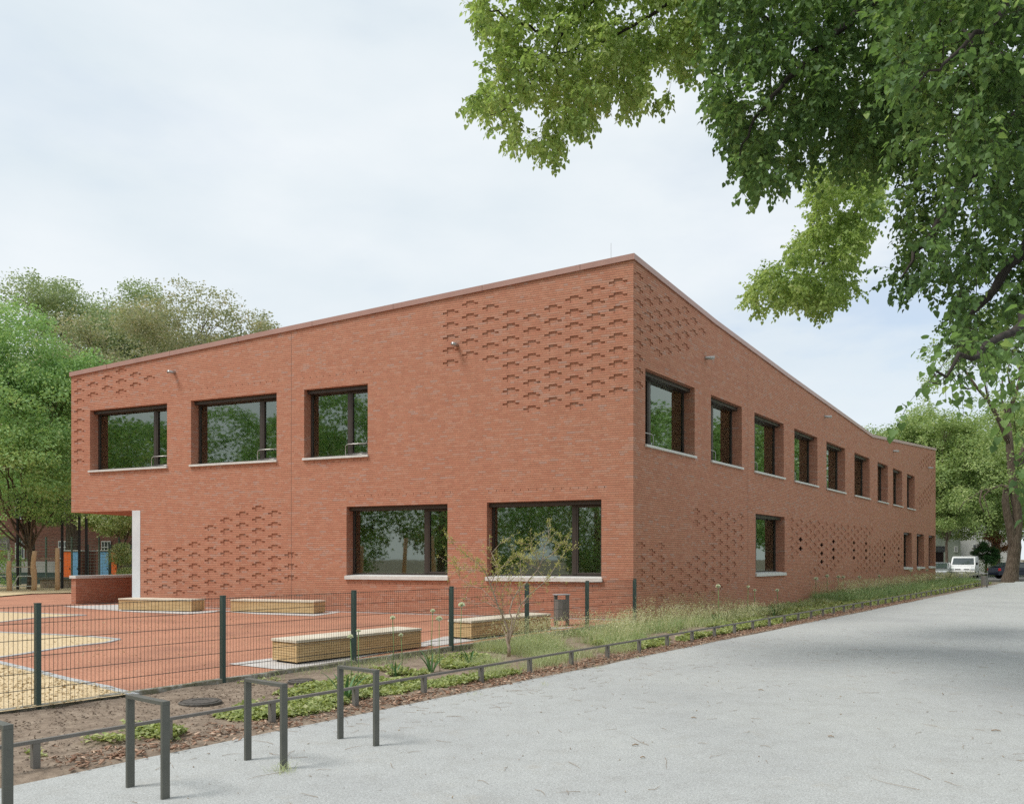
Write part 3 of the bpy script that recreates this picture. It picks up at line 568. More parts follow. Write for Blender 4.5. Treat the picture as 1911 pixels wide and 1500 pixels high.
def window(D, IN, t0, t1, z0, z1, upper, side):
    zs = z0 + (.085 if upper else .13); f = .07; w0, w1 = .35, .425; mbf = MB(); m = t0 + .90
    if t1 - t0 < 1.8: m = t0 + .7
    e = .003
    fbox(mbf, D, IN, t0 + e, t1 - e, w0, w1, zs - .03, zs + f); fbox(mbf, D, IN, t0 + e, t1 - e, w0, w1, z1 - .13, z1 - e)
    fbox(mbf, D, IN, t0 + e, t0 + f, w0 + .001, w1, zs + f, z1 - .13); fbox(mbf, D, IN, t1 - f, t1 - e, w0 + .001, w1, zs + f, z1 - .13); fbox(mbf, D, IN, m - .065, m + .065, w0 - .02, w1, zs + f + .001, z1 - .131)
    # casement sash
    s0, s1, za, zb = t0 + f + .001, m - .066, zs + f + .001, z1 - .131
    for q in ((s0, s1, za, za + .055), (s0, s1, zb - .055, zb), (s0, s0 + .05, za + .056, zb - .056), (s1 - .05, s1, za + .056, zb - .056)): fbox(mbf, D, IN, q[0], q[1], w0 - .012, w1 - .004, q[2], q[3])
    wn = mbf.build('window', M['frame'], bld, bevel=.004)
    g = MB(); wp = .395
    def pane(a, b, c, d): q = [FP(D, IN, a, wp, c), FP(D, IN, b, wp, c), FP(D, IN, b, wp, d), FP(D, IN, a, wp, d)]; g.face(q if not side else q[::-1])
    pane(m + .066, t1 - f, zs + f, z1 - .13)
    g.build('pane', M['glass'], wn); g = MB(); pane(s0 + .05, s1 - .05, za + .055, zb - .055); g.build('pane', M['glass'], wn)
    s = MB(); fbox(s, D, IN, t0 - .035, t1 + .035, -.07, -.003, z0 + .004, zs - .012, zs - .008); fbox(s, D, IN, t0 + .004, t1 - .004, -.0025, .34, z0 + .003, zs - .008, zs + .022); s.build('sill', M['sill'], wn, bevel=.005)
    b = MB(); fbox(b, D, IN, t0 + .004, t1 - .004, .16, .34, z1 - .12, z1 - .004); b.build('blind_case', M['frame'], wn)
    b = MB(); fbox(b, D, IN, t0 + f + .01, t1 - f, .45, .50, zs + .05, zs + .12); b.build('inner_sill', M['sill'], wn)
    if upper:
        r = MB(); w = .27; hz = zs + .40
        pts = [FP(D, IN, t0 - .0, w, hz), FP(D, IN, m + .0, w, hz), FP(D, IN, m + .07, w, hz - .02), FP(D, IN, m + .10, w, hz - .07), FP(D, IN, m + .10, w, zs - .0)]
        r.tube(pts, .016, 8); r.tube([FP(D, IN, t0, w, zs + .07), FP(D, IN, m + .10, w, zs + .07)], .012, 8); r.build('railing', M['steel'], wn, smooth=True)
for i, w in enumerate(WL): window(DL, IL, *w, i < 3, True)
for i, w in enumerate(WR): window(DR, IR, *w, i < 9, False)
# rain spouts
def spout(D, IN, px, py):
    t, z = tz(D, px, py); q = FP(D, IN, t, .0, z); a = np.array(FP(D, IN, t, .05, z + .02)); b = np.array(FP(D, IN, t, -.30, z - .02))
    m = MB(); m.tube([a, b, b + (b - a) * .001, a], [.055, .055, .045, .045], 14, cap=False); m.build('rain_spout', M['steel'], bld, smooth=True)
for p in [(326, 696), (853, 645)]: spout(DL, IL, *p)
for p in [(1316, 669), (1539, 778), (1667, 842), (1732.5, 873)]: spout(DR, IR, *p)
m_ = MB(); q = C0 + (IL + IR) * .25; m_.tube([(q[0] - .42, q[1] + .3, 10.0), (q[0] - .42, q[1] + .3, 10.7)], .005, 6); m_.build('lightning_rod', M['steel'], bld)
# shelf unit seen through the first upper window
sh = empty('bookshelf', FP(DL, IL, 19.3, 4.0, 4.3), 'white bookshelf with coloured books behind the upper left window', 'bookshelf')
mb = MB(); t0, t1, w0 = 18.1, 20.35, 2.6
for z in (4.35, 4.8, 5.2, 5.6, 6.0): fbox(mb, DL, IL, t0, t1, w0, w0 + .32, z, z + .03)
for t in (t0, (t0 + t1) / 2, t1 - .03): fbox(mb, DL, IL, t + .001, t + .029, w0 + .003, w0 + .317, 4.31, 6.0)
mb.build('shelf_frame', mat('white_board', (.75, .75, .7), .6), sh)
for k, c in enumerate([(.6, .3, .05), (.5, .06, .04), (.6, .5, .1), (.06, .1, .2), (.04, .04, .05)]):
    mb = MB()
    for z in (4.83, 5.23, 5.63, 6.03):
        t = t0 + .1 + k * .42 + (.1 if z > 5.2 else 0)
        for j in range(4): h = rr.uniform(.15, .28); fbox(mb, DL, IL, t, t + .04, w0 + .03, w0 + .25, z + .002, z + h); t += .046
    mb.build('books', mat('book_cover', c, .6), sh)

# ---------------------------------------------------------------- wire fence
fe = empty('wire_fence', (*AB(4.3, FB), 0), 'dark green wire panel fence on square posts round the playground', 'fence')
PA = [4.30 + 2.52 * i for i in range(-3, 6)] + [19.33]
for a in PA:
    mb = MB(); mb.obox(AB(a, FB), U, NB, .028, .036, -.1, 1.288); mb.box8([(*p, 1.289) for p in [AB(a - .031, FB - .039), AB(a - .031, FB + .039), AB(a + .031, FB + .039), AB(a + .031, FB - .039)][::-1]] + [(*p, 1.30) for p in [AB(a - .031, FB - .039), AB(a - .031, FB + .039), AB(a + .031, FB + .039), AB(a + .031, FB - .039)][::-1]])
    mb.obox(AB(a, FB - .045), U, NB, .02, .008, .08, 1.26)
    mb.build('post', M['fencegreen'], fe)
for a0, a1 in zip(PA[:-1], PA[1:]):
    mb = MB(); z0, z1 = .055, 1.255
    for k in range(7):
        z = z0 + .2 * k
        for s in (-.006, .006): mb.tube([(*AB(a0 + .03, FB - .045 + s), z), (*AB(a1 - .03, FB - .045 + s), z)], .0042, 4)
    n = int(round((a1 - a0) / .05))
    for k in range(1, n):
        a = a0 + (a1 - a0) * k / n; mb.tube([(*AB(a, FB - .045), z0 - .015), (*AB(a, FB - .045), z1 + .012)], .0028, 4)
    mb.build('mesh_panel', M['wire'], fe)
# ---------------------------------------------------------------- low rail
RA = (np.array(G(70.6, 1438.6)[:2]) @ U)
lr = empty('low_rail', (*AB(RA, RB), 0), 'knee-low grey metal rail edging the planted bed along the path', 'rail')
aa = np.arange(RA - 2.44, 66.5, 1.215)
for a in aa:
    mb = MB(); mb.obox(AB(a, RB), U, NB, .03, .006, -.1, .243); mb.obox(AB(a - .026, RB - .03), U, NB, .004, .024, -.1, .243); mb.build('post', M['railb'], lr)
mb = MB(); mb.prism([AB(aa[0] - .6, RB - .03), AB(aa[0] - .6, RB + .012), AB(aa[-1] + .3, RB + .012), AB(aa[-1] + .3, RB - .03)], .245, .275); mb.build('bar', M['railb'], lr)
# ---------------------------------------------------------------- hoops
HN = G(310, 1490)[:2]; ha = HN @ U; hb = HN @ NB
hl = ['grey metal hoop stand cut off by the left picture edge', 'grey metal hoop stand second from the left, before bare soil', 'grey metal hoop stand with a tuft of dry grass at its foot', 'grey metal hoop stand farthest along the path, before the leafy plants']
proto = None
for i in range(4):
    x, y = AB(ha + (i - 1) * 1.093, hb - .275)
    if proto is None:
        proto = empty('hoop_stand', (x, y, 0))
        for s in (-1, 1):
            mb = MB(); c = (x + NB[0] * s * .262, y + NB[1] * s * .262); mb.obox(c, U, NB, .031, .015, -.1, .715); mb.build('leg', M['rail'], proto, bevel=.002)
        mb = MB(); mb.obox((x, y), U, NB, .0312, .278, .7152, .745); mb.build('top_bar', M['rail'], proto, bevel=.002); o = proto
    else:
        o = proto.copy(); COL.objects.link(o); o.location = (x, y, 0)
        for ch in list(proto.children): c = ch.copy(); COL.objects.link(c); c.parent = o
    tagit(o, hl[i], 'hoop stand', 'hoop stands along the path edge')
# ---------------------------------------------------------------- benches
def bench(N_, L_, S_, label, ext=None):
    n = G(*N_, pz); l = G(*L_, pz); s = G(*S_, pz); dl = (l - n)[:2]; ln = np.hypot(*dl); dl /= ln; ds = np.array([-dl[1], dl[0]])
    if ds @ (s - n)[:2] < 0: ds = -ds
    wd = .64; c = n[:2] + dl * ln / 2 + ds * wd / 2; z = pz(*c); hgt = .395
    o = empty('box_bench', (c[0], c[1], z), label, 'bench', 'timber box benches on the playground')
    mb = MB(); mb.obox(c, dl, ds, ln / 2 - .05, wd / 2 - .05, z - .05, z + .04); mb.build('plinth', M['dark'], o)
    mb = MB(); nsl = 7; zh = (hgt - .06 - .03) / nsl
    mb.obox(c, dl, ds, ln / 2 - .022, wd / 2 - .022, z + .031, z + hgt - .045)
    for k in range(nsl): mb.obox(c, dl, ds, ln / 2 - .002 * (k % 2), wd / 2 - .002 * (k % 2), z + .03 + k * zh + .003, z + .03 + (k + 1) * zh - .003)
    for sa in (-1, 1):
        for sb in (-1, 1): mb.obox(c + dl * sa * (ln / 2 - .012) + ds * sb * (wd / 2 - .012), dl, ds, .016, .016, z + .028, z + hgt - .046)
    mb.build('side_slats', M['wood'], o)
    mb = MB(); npl = 6; w = (wd + .04) / npl
    for k in range(npl): mb.obox(c + ds * (-(wd + .04) / 2 + w * (k + .5)), dl, ds, ln / 2 + .02, w / 2 - .003, z + hgt - .044, z + hgt - .0)
    mb.obox(c, dl, ds, ln / 2 + .012, wd / 2 + .012, z + hgt - .0445, z + hgt - .012)
    mb.build('seat', [M['woodtop']], o, bevel=.003)
bench((356.6, 1141.7), (221.9, 1138.7), (385, 1138), 'timber box bench beside the white corner post')
bench((585, 1145.7), (431, 1141.7), (612, 1142), 'timber box bench by the brick wall, right of the bench at the white post')
bench((553.4, 1240.5), (785.3, 1208.7), (499, 1234.8), 'timber box bench nearest the hoop stands, just behind the wire fence')
bench((879.7, 1194.1), (1027, 1174.2), (828.7, 1190.7), 'timber box bench behind the bare shrub, next to the litter bin')
# ---------------------------------------------------------------- litter bins
def bin_(c, z, hgt, ax, ay, label):
    o = empty('litter_bin', (c[0], c[1], z), label, 'bin', 'grey metal litter bins'); c = np.array(c); k = hgt / .82
    for s in (-1, 1):
        mb = MB(); mb.obox(c + ax * s * .115 * k - ay * s * .10 * k, ax, ay, .045 * k, .02 * k, z - .05, z + .775 * k); mb.build('post', M['railb'], o)
    mb = MB(); pr = []
    for i in range(12):
        an = 2 * math.pi * (i + .5) / 12; pr.append(tuple(c + ay * (-.02) * k + ax * math.copysign(min(abs(math.cos(an)) * .215, .185), math.cos(an)) * k + ay * math.sin(an) * .15 * k))
    mb.prism(pr, z + .13 * k, z + .66 * k); mb.build('basket', mat('bin_paint', (.19, .18, .165), .5), o, bevel=.004)
    mb = MB(); mb.obox(c, ax, ay, .19 * k, .13 * k, z + .776 * k, z + .80 * k); mb.build('lid', mat('bin_lid', (.50, .51, .53), .4, .2), o, bevel=.003)
b1 = G(1048, 1167, pz); ang = math.atan2(b1[0], b1[1])
bin_(b1[:2], b1[2], .82, np.array([.93, .37]), np.array([-.37, .93]), 'grey litter bin behind the wire fence before the brick wall')
b2 = G(1837, 1095.7); bin_(b2[:2], 0, .94, np.array([.75, .66]), np.array([-.66, .75]), 'grey litter bin standing on the far end of the gravel path')
# manhole lids
M['iron'] = noisy('cast_iron', [(.35, (.06, .055, .05)), (.65, (.13, .115, .10))], scale=25, rough=.7, bump=.5)
for kx_, (p, l) in enumerate((((374, 1309), 'round iron manhole cover in bare soil near the hoop stands'), ((563, 1270), 'round iron manhole cover half hidden among young grass tufts'))):
    q = G(*p, lambda x, y: .06); mb = MB(); r_ = (.255, .20)[kx_]; mb.lathe((q[0], q[1], -.02), [(r_, 0), (r_, .085), (r_ - .02, .095), (r_ - .02, .088), (r_ - .04, .088)], 28); mb.lathe((q[0], q[1], .065), [(r_ - .045, 0), (r_ - .045, .012), (.10, .015), (.10, .009), (.08, .009)], 28)
    o = mb.build('manhole_cover', M['iron']); tagit(o, l, 'manhole cover', 'manhole covers in the bed')

# ---------------------------------------------------------------- planted bed
def scatter(n, a0, a1, b0, b1, dens=None):
    P = []
    a = rng.uniform(a0, a1, n * 2); b = rng.uniform(b0, b1, n * 2)
    f = np.array([noise.noise(Vector((x * .9, y * .9, 5))) for x, y in zip(a, b)]) if dens is not None else np.ones(n * 2)
    k = f > (dens if dens is not None else -9); a, b = a[k][:n], b[k][:n]
    return np.stack([U[0] * a + NB[0] * b, U[1] * a + NB[1] * b, np.full(len(a), .03)], 1), a, b
def chipmesh(name, P, L0, L1, m, zspread=.02):
    n = len(P); A = rng.normal(0, 1, (n, 3)) * [1, 1, .25]; Nn = rng.normal(0, .5, (n, 3)) + [0, 0, 1]
    P = P + np.stack([np.zeros(n), np.zeros(n), rng.uniform(0, zspread, n)], 1)
    A = unit(A); S = unit(np.cross(A, Nn)); Ln = rng.uniform(L0, L1, n)[:, None]; Wd = Ln * rng.uniform(.2, .6, n)[:, None]; T = unit(np.cross(S, A)) * Ln * .12
    V = np.stack([P - S * Wd * .5, P + S * Wd * .5, P + A * Ln + S * Wd * .35, P + A * Ln - S * Wd * .35, P - S * Wd * .5 + T, P + S * Wd * .5 + T, P + A * Ln + S * Wd * .35 + T, P + A * Ln - S * Wd * .35 + T], 1).reshape(-1, 3)
    o = np_mesh(name, V, 8, [(3, 2, 1, 0), (4, 5, 6, 7), (0, 1, 5, 4), (1, 2, 6, 5), (2, 3, 7, 6), (3, 0, 4, 7)], m); tagit(o, kind='stuff'); return o
def edge_w(a): return np.where(a < 7, .45, .8)
# bark mulch along the path edge
P, a, b = scatter(24000, 3.2, 40, -8.15, -7.1); w = np.exp(-((b + 7.42) / .28) ** 2); k = rng.random(len(a)) < w * np.where(a < 6.5, .7, 1) + .06; P = P[k]; P[:, 2] = .012 + .02 * rng.random(len(P))
chipmesh('bark_mulch', P, .02, .065, M['chipbark'], .015)
P, a, b = scatter(5000, 1, 7.5, FB + .15, -7.3); chipmesh('soil_crumbs', P, .008, .035, leafmat('soil_crumb', G1((.08, .055, .04), (.15, .105, .075), (.24, .18, .135), (.36, .29, .22)), 0), .02)
# loose wood chips of the near bed
ch = np.array([[p[0], p[1]] for p in chip1]); Q = rng.uniform([-13, 6], [-3, 16], (26000, 2)); kq = [inpoly(x, y, chip1) for x, y in Q]; Q = Q[kq][:9000]
chipmesh('loose_wood_chips', np.stack([Q[:, 0], Q[:, 1], np.array([pz(x, y) for x, y in Q]) + .008], 1), .02, .055, M['chipwood'], .018)
Q = rng.uniform([-14, 9], [0, 24], (5000, 2)); Q = Q[[(np.array(q) @ NB) < FB - .3 and ((np.array(q) - C0) @ (-IL)) > .5 for q in Q]]; dk = np.exp(-np.maximum(Q[:, 0] + 9, 0) / 3.0); Q = Q[rng.random(len(Q)) < .04 + .5 * dk]
chipmesh('loose_wood_chips', np.stack([Q[:, 0], Q[:, 1], np.array([pz(x, y) for x, y in Q]) + .003], 1), .015, .045, M['chipwood'], .004)
# litter on the path
P, a, b = scatter(4200, 1, 40, -7.2, 6); P[:, 2] = .003; keep = rng.random(len(a)) < np.where(b < -6.7, 1, .4) * np.exp(-np.maximum(a - 6, 0) / 16); P = P[keep]
n = len(P); chipmesh('path_litter', P, .006, .028, M['litter'], .003)
mb = MB()
for i in range(620):
    a, b = (rng.uniform(2, 22), rng.uniform(-6.9, 5)) if i % 3 else (rng.normal(9, 2.5), rng.normal(1.0, 1.2) if i % 2 else rng.normal(-6.4, .5)); x, y = AB(a, b); d = rng.uniform(0, 6.28); pts = [(x, y, .006)]; l = rng.uniform(.02, .07) * (2.4 if i % 11 == 0 else 1)
    for k in range(3): d += rng.normal(0, .35); x += math.cos(d) * l; y += math.sin(d) * l; pts.append((x, y, .006 + rng.uniform(0, .006)))
    mb.tube(pts, [.0021, .0019, .0015, .0008], 4)
for px, py, l in [(1545, 1375, .06), (1415, 1288, .075), (1290, 1340, .06), (1850, 1364, .09), (1180, 1392, .07), (1195, 1415, .05)]:
    q = G(px, py); d = rng.uniform(-.6, .6); mb.tube([(q[0], q[1], .012), (q[0] + math.cos(d) * l * .5, q[1] + math.sin(d) * l * .5, .02), (q[0] + math.cos(d) * l, q[1] + math.sin(d) * l, .01)], [.006, .007, .004], 5)
o = mb.build('fallen_twigs', mat('dry_twig', (.31, .23, .16), .9)); tagit(o, kind='stuff')
# ground cover
def cover(name, n, a0, a1, b0, b1, dens, m, s0=.035, s1=.075, h=.11):
    P, a, b = scatter(n, a0, a1, b0, b1, dens); n = len(P); hh = np.array([max(0, noise.noise(Vector((x * 2.2, y * 2.2, 1))) + .45) for x, y in zip(a, b)])
    P[:, 2] = .03 + hh * h * rng.uniform(.3, 1.15, n); A = rng.normal(0, 1, (n, 3)) * [1, 1, .3]; Nn = rng.normal(0, .42, (n, 3)) + [0, 0, 1]; Ln = rng.uniform(s0, s1, n)
    V, np_, q = leaves(P, A, Nn, Ln, Ln * rng.uniform(.6, .95, n)); o = np_mesh(name, V, np_, q, m); tagit(o, kind='stuff'); return o
cover('ground_cover', 6500, 4.25, 7.2, -8.35, -7.44, -.10, M['cover'])
cover('ground_cover', 9500, 6.6, 10.2, -9.0, -7.5, -.14, M['cover'])
cover('ground_cover', 5000, 9.0, 12.8, -9.7, -8.0, -.02, M['cover'])
cover('ground_cover', 420, 3.2, 4.6, -8.1, -7.5, .05, M['cover'])
cover('ground_cover', 1500, 4.2, 10, -10.2, -8.4, .33, M['cover'], h=.05)
cover('ground_cover', 16000, 14.2, 25, -8.7, -7.55, -.2, M['cover'], s0=.045, s1=.09, h=.15)
cover('ground_cover', 9000, 22, 35, -10.3, -7.7, -.2, M['cover'], s0=.06, s1=.11, h=.16)
cover('ground_cover', 9000, 33, 48, -9.2, -7.55, -.15, M['cover'], s0=.06, s1=.12, h=.14)
cover('ground_cover', 8000, 45, 68, -9.2, -7.5, -.3, M['cover'], s0=.09, s1=.18, h=.2)
def tufts(name, n, per, a0, a1, b0, b1, dens, m, h0, h1, w=.004, spread=.10, lean=.35, bend=.25):
    P, a, b = scatter(n, a0, a1, b0, b1, dens); n = len(P); P = np.repeat(P, per, 0) + rng.normal(0, spread, (n * per, 3)) * [1, 1, 0]; sc = np.repeat(rng.uniform(.7, 1.1, n), per)
    D = rng.normal(0, lean, (n * per, 3)); D[:, 2] = 1; Ln = rng.uniform(h0, h1, n * per) * sc; V, k = blades(P, D, Ln, np.full(n * per, w) * rng.uniform(.7, 1.4, n * per), rng.uniform(.05, bend, n * per))
    o = np_mesh(name, V, k, [(0, 1, 2, 3), (3, 2, 4, 4)][:1], m) if False else None
    idx = len(V) // k
    # quad + tip as two quads: duplicate tip by a narrow top
    V5 = V.reshape(idx, 5, 3); tip = V5[:, 4:5]; V6 = np.concatenate([V5[:, :4], tip + (V5[:, 2:3] - V5[:, 3:4]) * .12, tip - (V5[:, 2:3] - V5[:, 3:4]) * .12], 1)
    o = np_mesh(name, V6.reshape(-1, 3), 6, [(0, 1, 2, 3), (3, 2, 4, 5)], m); tagit(o, kind='stuff'); return P, V6
def seeds(name, n, a0, a1, b0, b1, h0, h1, dens=-.1, s=.02):
    P, a, b = scatter(n, a0, a1, b0, b1, dens); n = len(P); k = 7; C = P + np.stack([rng.normal(0, .05, n), rng.normal(0, .05, n), rng.uniform(h0, h1, n)], 1)
    C = np.repeat(C, k, 0) + rng.normal(0, 1, (n * k, 3)) * [.018, .018, .05]; A = rng.normal(0, 1, (n * k, 3)) + [0, 0, .8]; Nn = rng.normal(0, 1, (n * k, 3)); Ln = rng.uniform(.6, 1.4, n * k) * s
    V, q, f = leaves(C, A, Nn, Ln, Ln * .5); o = np_mesh(name, V, q, f, M['seed']); tagit(o, kind='stuff')
tufts('grass_tufts', 150, 46, 9.4, 14.2, -8.7, -7.6, -.12, M['grass'], .12, .34, w=.0035)
tufts('grass_tufts', 120, 46, 11.6, 14.5, -10.2, -8.6, -.05, M['grass'], .16, .38, w=.0035)
tufts('grass_tufts', 200, 40, 13.8, 20.5, -10.25, -7.9, -.05, M['grass'], .12, .32, w=.0038)
tufts('grass_tufts', 120, 44, 13.2, 21, -10.3, -8.2, .08, M['grassd'], .16, .44, w=.0045, spread=.13)
tufts('grass_tufts', 170, 40, 19.5, 27, -10.3, -8.7, -.2, M['grass'], .12, .32, w=.005)
tufts('grass_tufts', 160, 30, 26, 35, -10.3, -9.2, .0, M['grass'], .12, .3, w=.006)
seeds('grass_seed_heads', 2300, 12.5, 24.5, -10.3, -8.0, .20, .56, s=.026)
tufts('grass_stalks', 220, 8, 13.5, 24.5, -10.3, -8.3, -.1, M['seed'], .35, .72, w=.004, spread=.12, lean=.22, bend=.15)
cover('ground_cover', 5000, 12.5, 22, -10.2, -8.0, .0, M['treewhite'], s0=.03, s1=.06, h=.2)
seeds('grass_seed_heads', 260, 18.5, 24.5, -10.3, -9.6, .55, .80)
tufts('tall_grass', 430, 40, 34.2, 46, -10.4, -8.6, -.6, M['grassd'], .28, .66, w=.008, spread=.14)
tufts('tall_grass', 440, 36, 46, 68, -10.4, -8.4, -.6, M['grassd'], .32, .72, w=.014, spread=.2)
tufts('tall_grass', 60, 30, 66, 69, -10.6, -8.0, -.6, M['grassd'], .1, .24, w=.016, spread=.2)
seeds('grass_seed_heads', 1500, 34, 50, -10.3, -8.5, .45, .85, s=.03)
seeds('grass_seed_heads', 700, 50, 70, -10.3, -8.3, .55, .9, s=.045)
tufts('grass_tufts', 26, 26, 9.0, 12.5, -10.35, -9.9, -.3, M['grass'], .08, .24)
tufts('grass_tufts', 12, 24, 7.2, 9.0, -10.3, -9.5, .0, M['grass'], .06, .2)
tufts('weeds', 4, 14, 5.5, 14, -7.1, -6.3, -.5, M['grass'], .03, .08, spread=.05)
q = G(531, 1438); n = 60; P = np.array([q + [rng.normal(0, .06), rng.normal(0, .05), 0] for _ in range(n)]); D = rng.normal(0, .8, (n, 3)); D[:, 2] = 1
V, k = blades(P, D, rng.uniform(.05, .16, n), np.full(n, .004), rng.uniform(.1, .4, n)); V5 = V.reshape(n, 5, 3); tip = V5[:, 4:5]
V6 = np.concatenate([V5[:, :4], tip + (V5[:, 2:3] - V5[:, 3:4]) * .12, tip - (V5[:, 2:3] - V5[:, 3:4]) * .12], 1); tagit(np_mesh('weeds', V6.reshape(-1, 3), 6, [(0, 1, 2, 3), (3, 2, 4, 5)], M['grass']), kind='stuff')
# strap-leaved clumps (irises / allium foliage)
def strap(px, py, h, n, label, sp=.5):
    q = G(px, py, lambda x, y: .03); o = empty('strap_leaved_plant', tuple(q), label, 'plant', 'strap-leaved plants in the bed'); V = []
    for i in range(n):
        an = i * 2.4 + rng.uniform(-.4, .4); r = rng.uniform(.2, sp); d = np.array([math.cos(an) * r, math.sin(an) * r, 1]); d /= np.linalg.norm(d); l = h * rng.uniform(.7, 1.1); w = rng.uniform(.035, .055) * (h / .35)
        s = np.cross(d, [math.cos(an), math.sin(an), 0]); s /= np.linalg.norm(s); o_ = np.array([math.cos(an), math.sin(an), 0]); b = q + o_ * .03
        for k in range(5):
            u0 = k / 5; c = b + d * l * u0 + o_ * l * .28 * u0 ** 2 - np.array([0, 0, 1]) * l * .18 * u0 ** 3; ww = w * (.55 + .9 * u0 - 1.35 * u0 ** 2) ; V += [c - s * ww * .5, c + s * ww * .5]
        c = b + d * l + o_ * l * .28 - np.array([0, 0, 1]) * l * .18; V += [c - s * .002, c + s * .002]
    V = np.array(V); np_mesh('leaves', V, 12, [(2 * k, 2 * k + 1, 2 * k + 3, 2 * k + 2) for k in range(5)], M['strap'], o, smooth=True)
strap(645, 1308, .50, 9, 'large strap-leaved plant behind the third hoop stand')
strap(805, 1254, .42, 10, 'strap-leaved clump left of the bare shrub, nearer the hoop stands')
strap(738, 1262, .30, 7, 'small strap-leaved plant under two white flower balls near the fence')
strap(876, 1240, .36, 9, 'strap-leaved clump just left of the bare shrub')
strap(1339, 1166, .42, 8, 'grey-green strap-leaved clump below the left white flower ball by the wall')
strap(1408, 1156, .34, 7, 'strap-leaved clump in the middle below two white flower balls by the wall')
strap(1445, 1149, .40, 7, 'curled strap-leaved clump below the right white flower ball by the wall')
strap(1655, 1115, .5, 9, 'dark strap-leaved clump in the grass by the far wall')
# alliums
def allium(px, top, base, r, label, grp):
    q = G(px, base, lambda x, y: .03); t = at(px + rng.uniform(-2, 2), top, q[1]); o = empty('allium', tuple(q), label, 'flower', grp)
    mb = MB(); mid = (q + t) / 2 + np.array([rng.normal(0, .02), 0, 0]); mb.tube([tuple(q), tuple(mid), tuple(t)], .006 if q[1] < 20 else .009, 6); mb.build('stem', M['stem'], o, smooth=True)
    k = 160; d = unit(rng.normal(0, 1, (k, 3))); d[:, 2] = np.abs(d[:, 2]) * .9 - .25 * rng.random(k); P = t + d * r * .35; V, n_, f = leaves(P, d, rng.normal(0, 1, (k, 3)), np.full(k, r * .75), np.full(k, r * .5)); np_mesh('flower_head', V, n_, f, M['flowerleaf'], o)
    mb = MB(); mb.lathe(tuple(t - np.array([0, 0, r * .6])), [(r * .2, 0), (r * .55, r * .3), (r * .6, r * .7), (r * .35, r * 1.05)], 10); mb.build('flower_core', M['flower'], o, smooth=True)
M['flowerleaf'] = leafmat('flower_petal', G1((.62, .66, .50), (.74, .77, .64), (.84, .85, .76), (.90, .90, .85)), .25)
ga_ = 'white ball flowers on tall stems'
for px, top, base, r, l in [(654, 1188, 1300, .038, 'pale green flower ball in front of a fence post, lowest of its group'), (667, 1177, 1296, .030, 'faint green flower ball just right of a fence post'), (732, 1153, 1262, .042, 'white flower ball rising over the near timber bench'),
                            (750, 1185, 1260, .036, 'small white flower ball before the side of the near timber bench'), (807, 1140, 1254, .040, 'white flower ball left of a fence post, upper of two'), (821, 1155, 1252, .055, 'white flower ball left of a fence post, lower and wider of two'),
                            (862, 1129, 1240, .058, 'largest white flower ball, between fence post and bare shrub'), (1341, 1094, 1166, .066, 'white flower ball before the side wall, leftmost of the wall group'), (1396, 1095, 1158, .052, 'white flower ball before the side wall, second from left of the wall group'),
                            (1407, 1101.5, 1157, .046, 'smaller white flower ball before the side wall, third of the wall group'), (1451, 1101.5, 1150, .06, 'white flower ball before the side wall below the single ground floor window')]:
    allium(px, top, base, r, l, ga_)
for i, (px, top) in enumerate([(1522, 1080), (1545, 1075), (1563, 1076.5), (1572, 1077), (1605, 1077), (1639, 1075), (1698, 1065), (1715, 1062.5), (1731, 1064), (1741, 1062.5)]):
    allium(px, top, 1128 - i * 4.2, .085, 'distant white flower ball above the tall grass, %s' % ['leftmost', 'second from the left', 'third from the left', 'fourth from the left', 'in the middle', 'before the round openings on the right', 'below the far ground floor windows, leftmost', 'below the far ground floor windows, second', 'below the far ground floor windows, third', 'below the far ground floor windows, rightmost'][i], ga_)
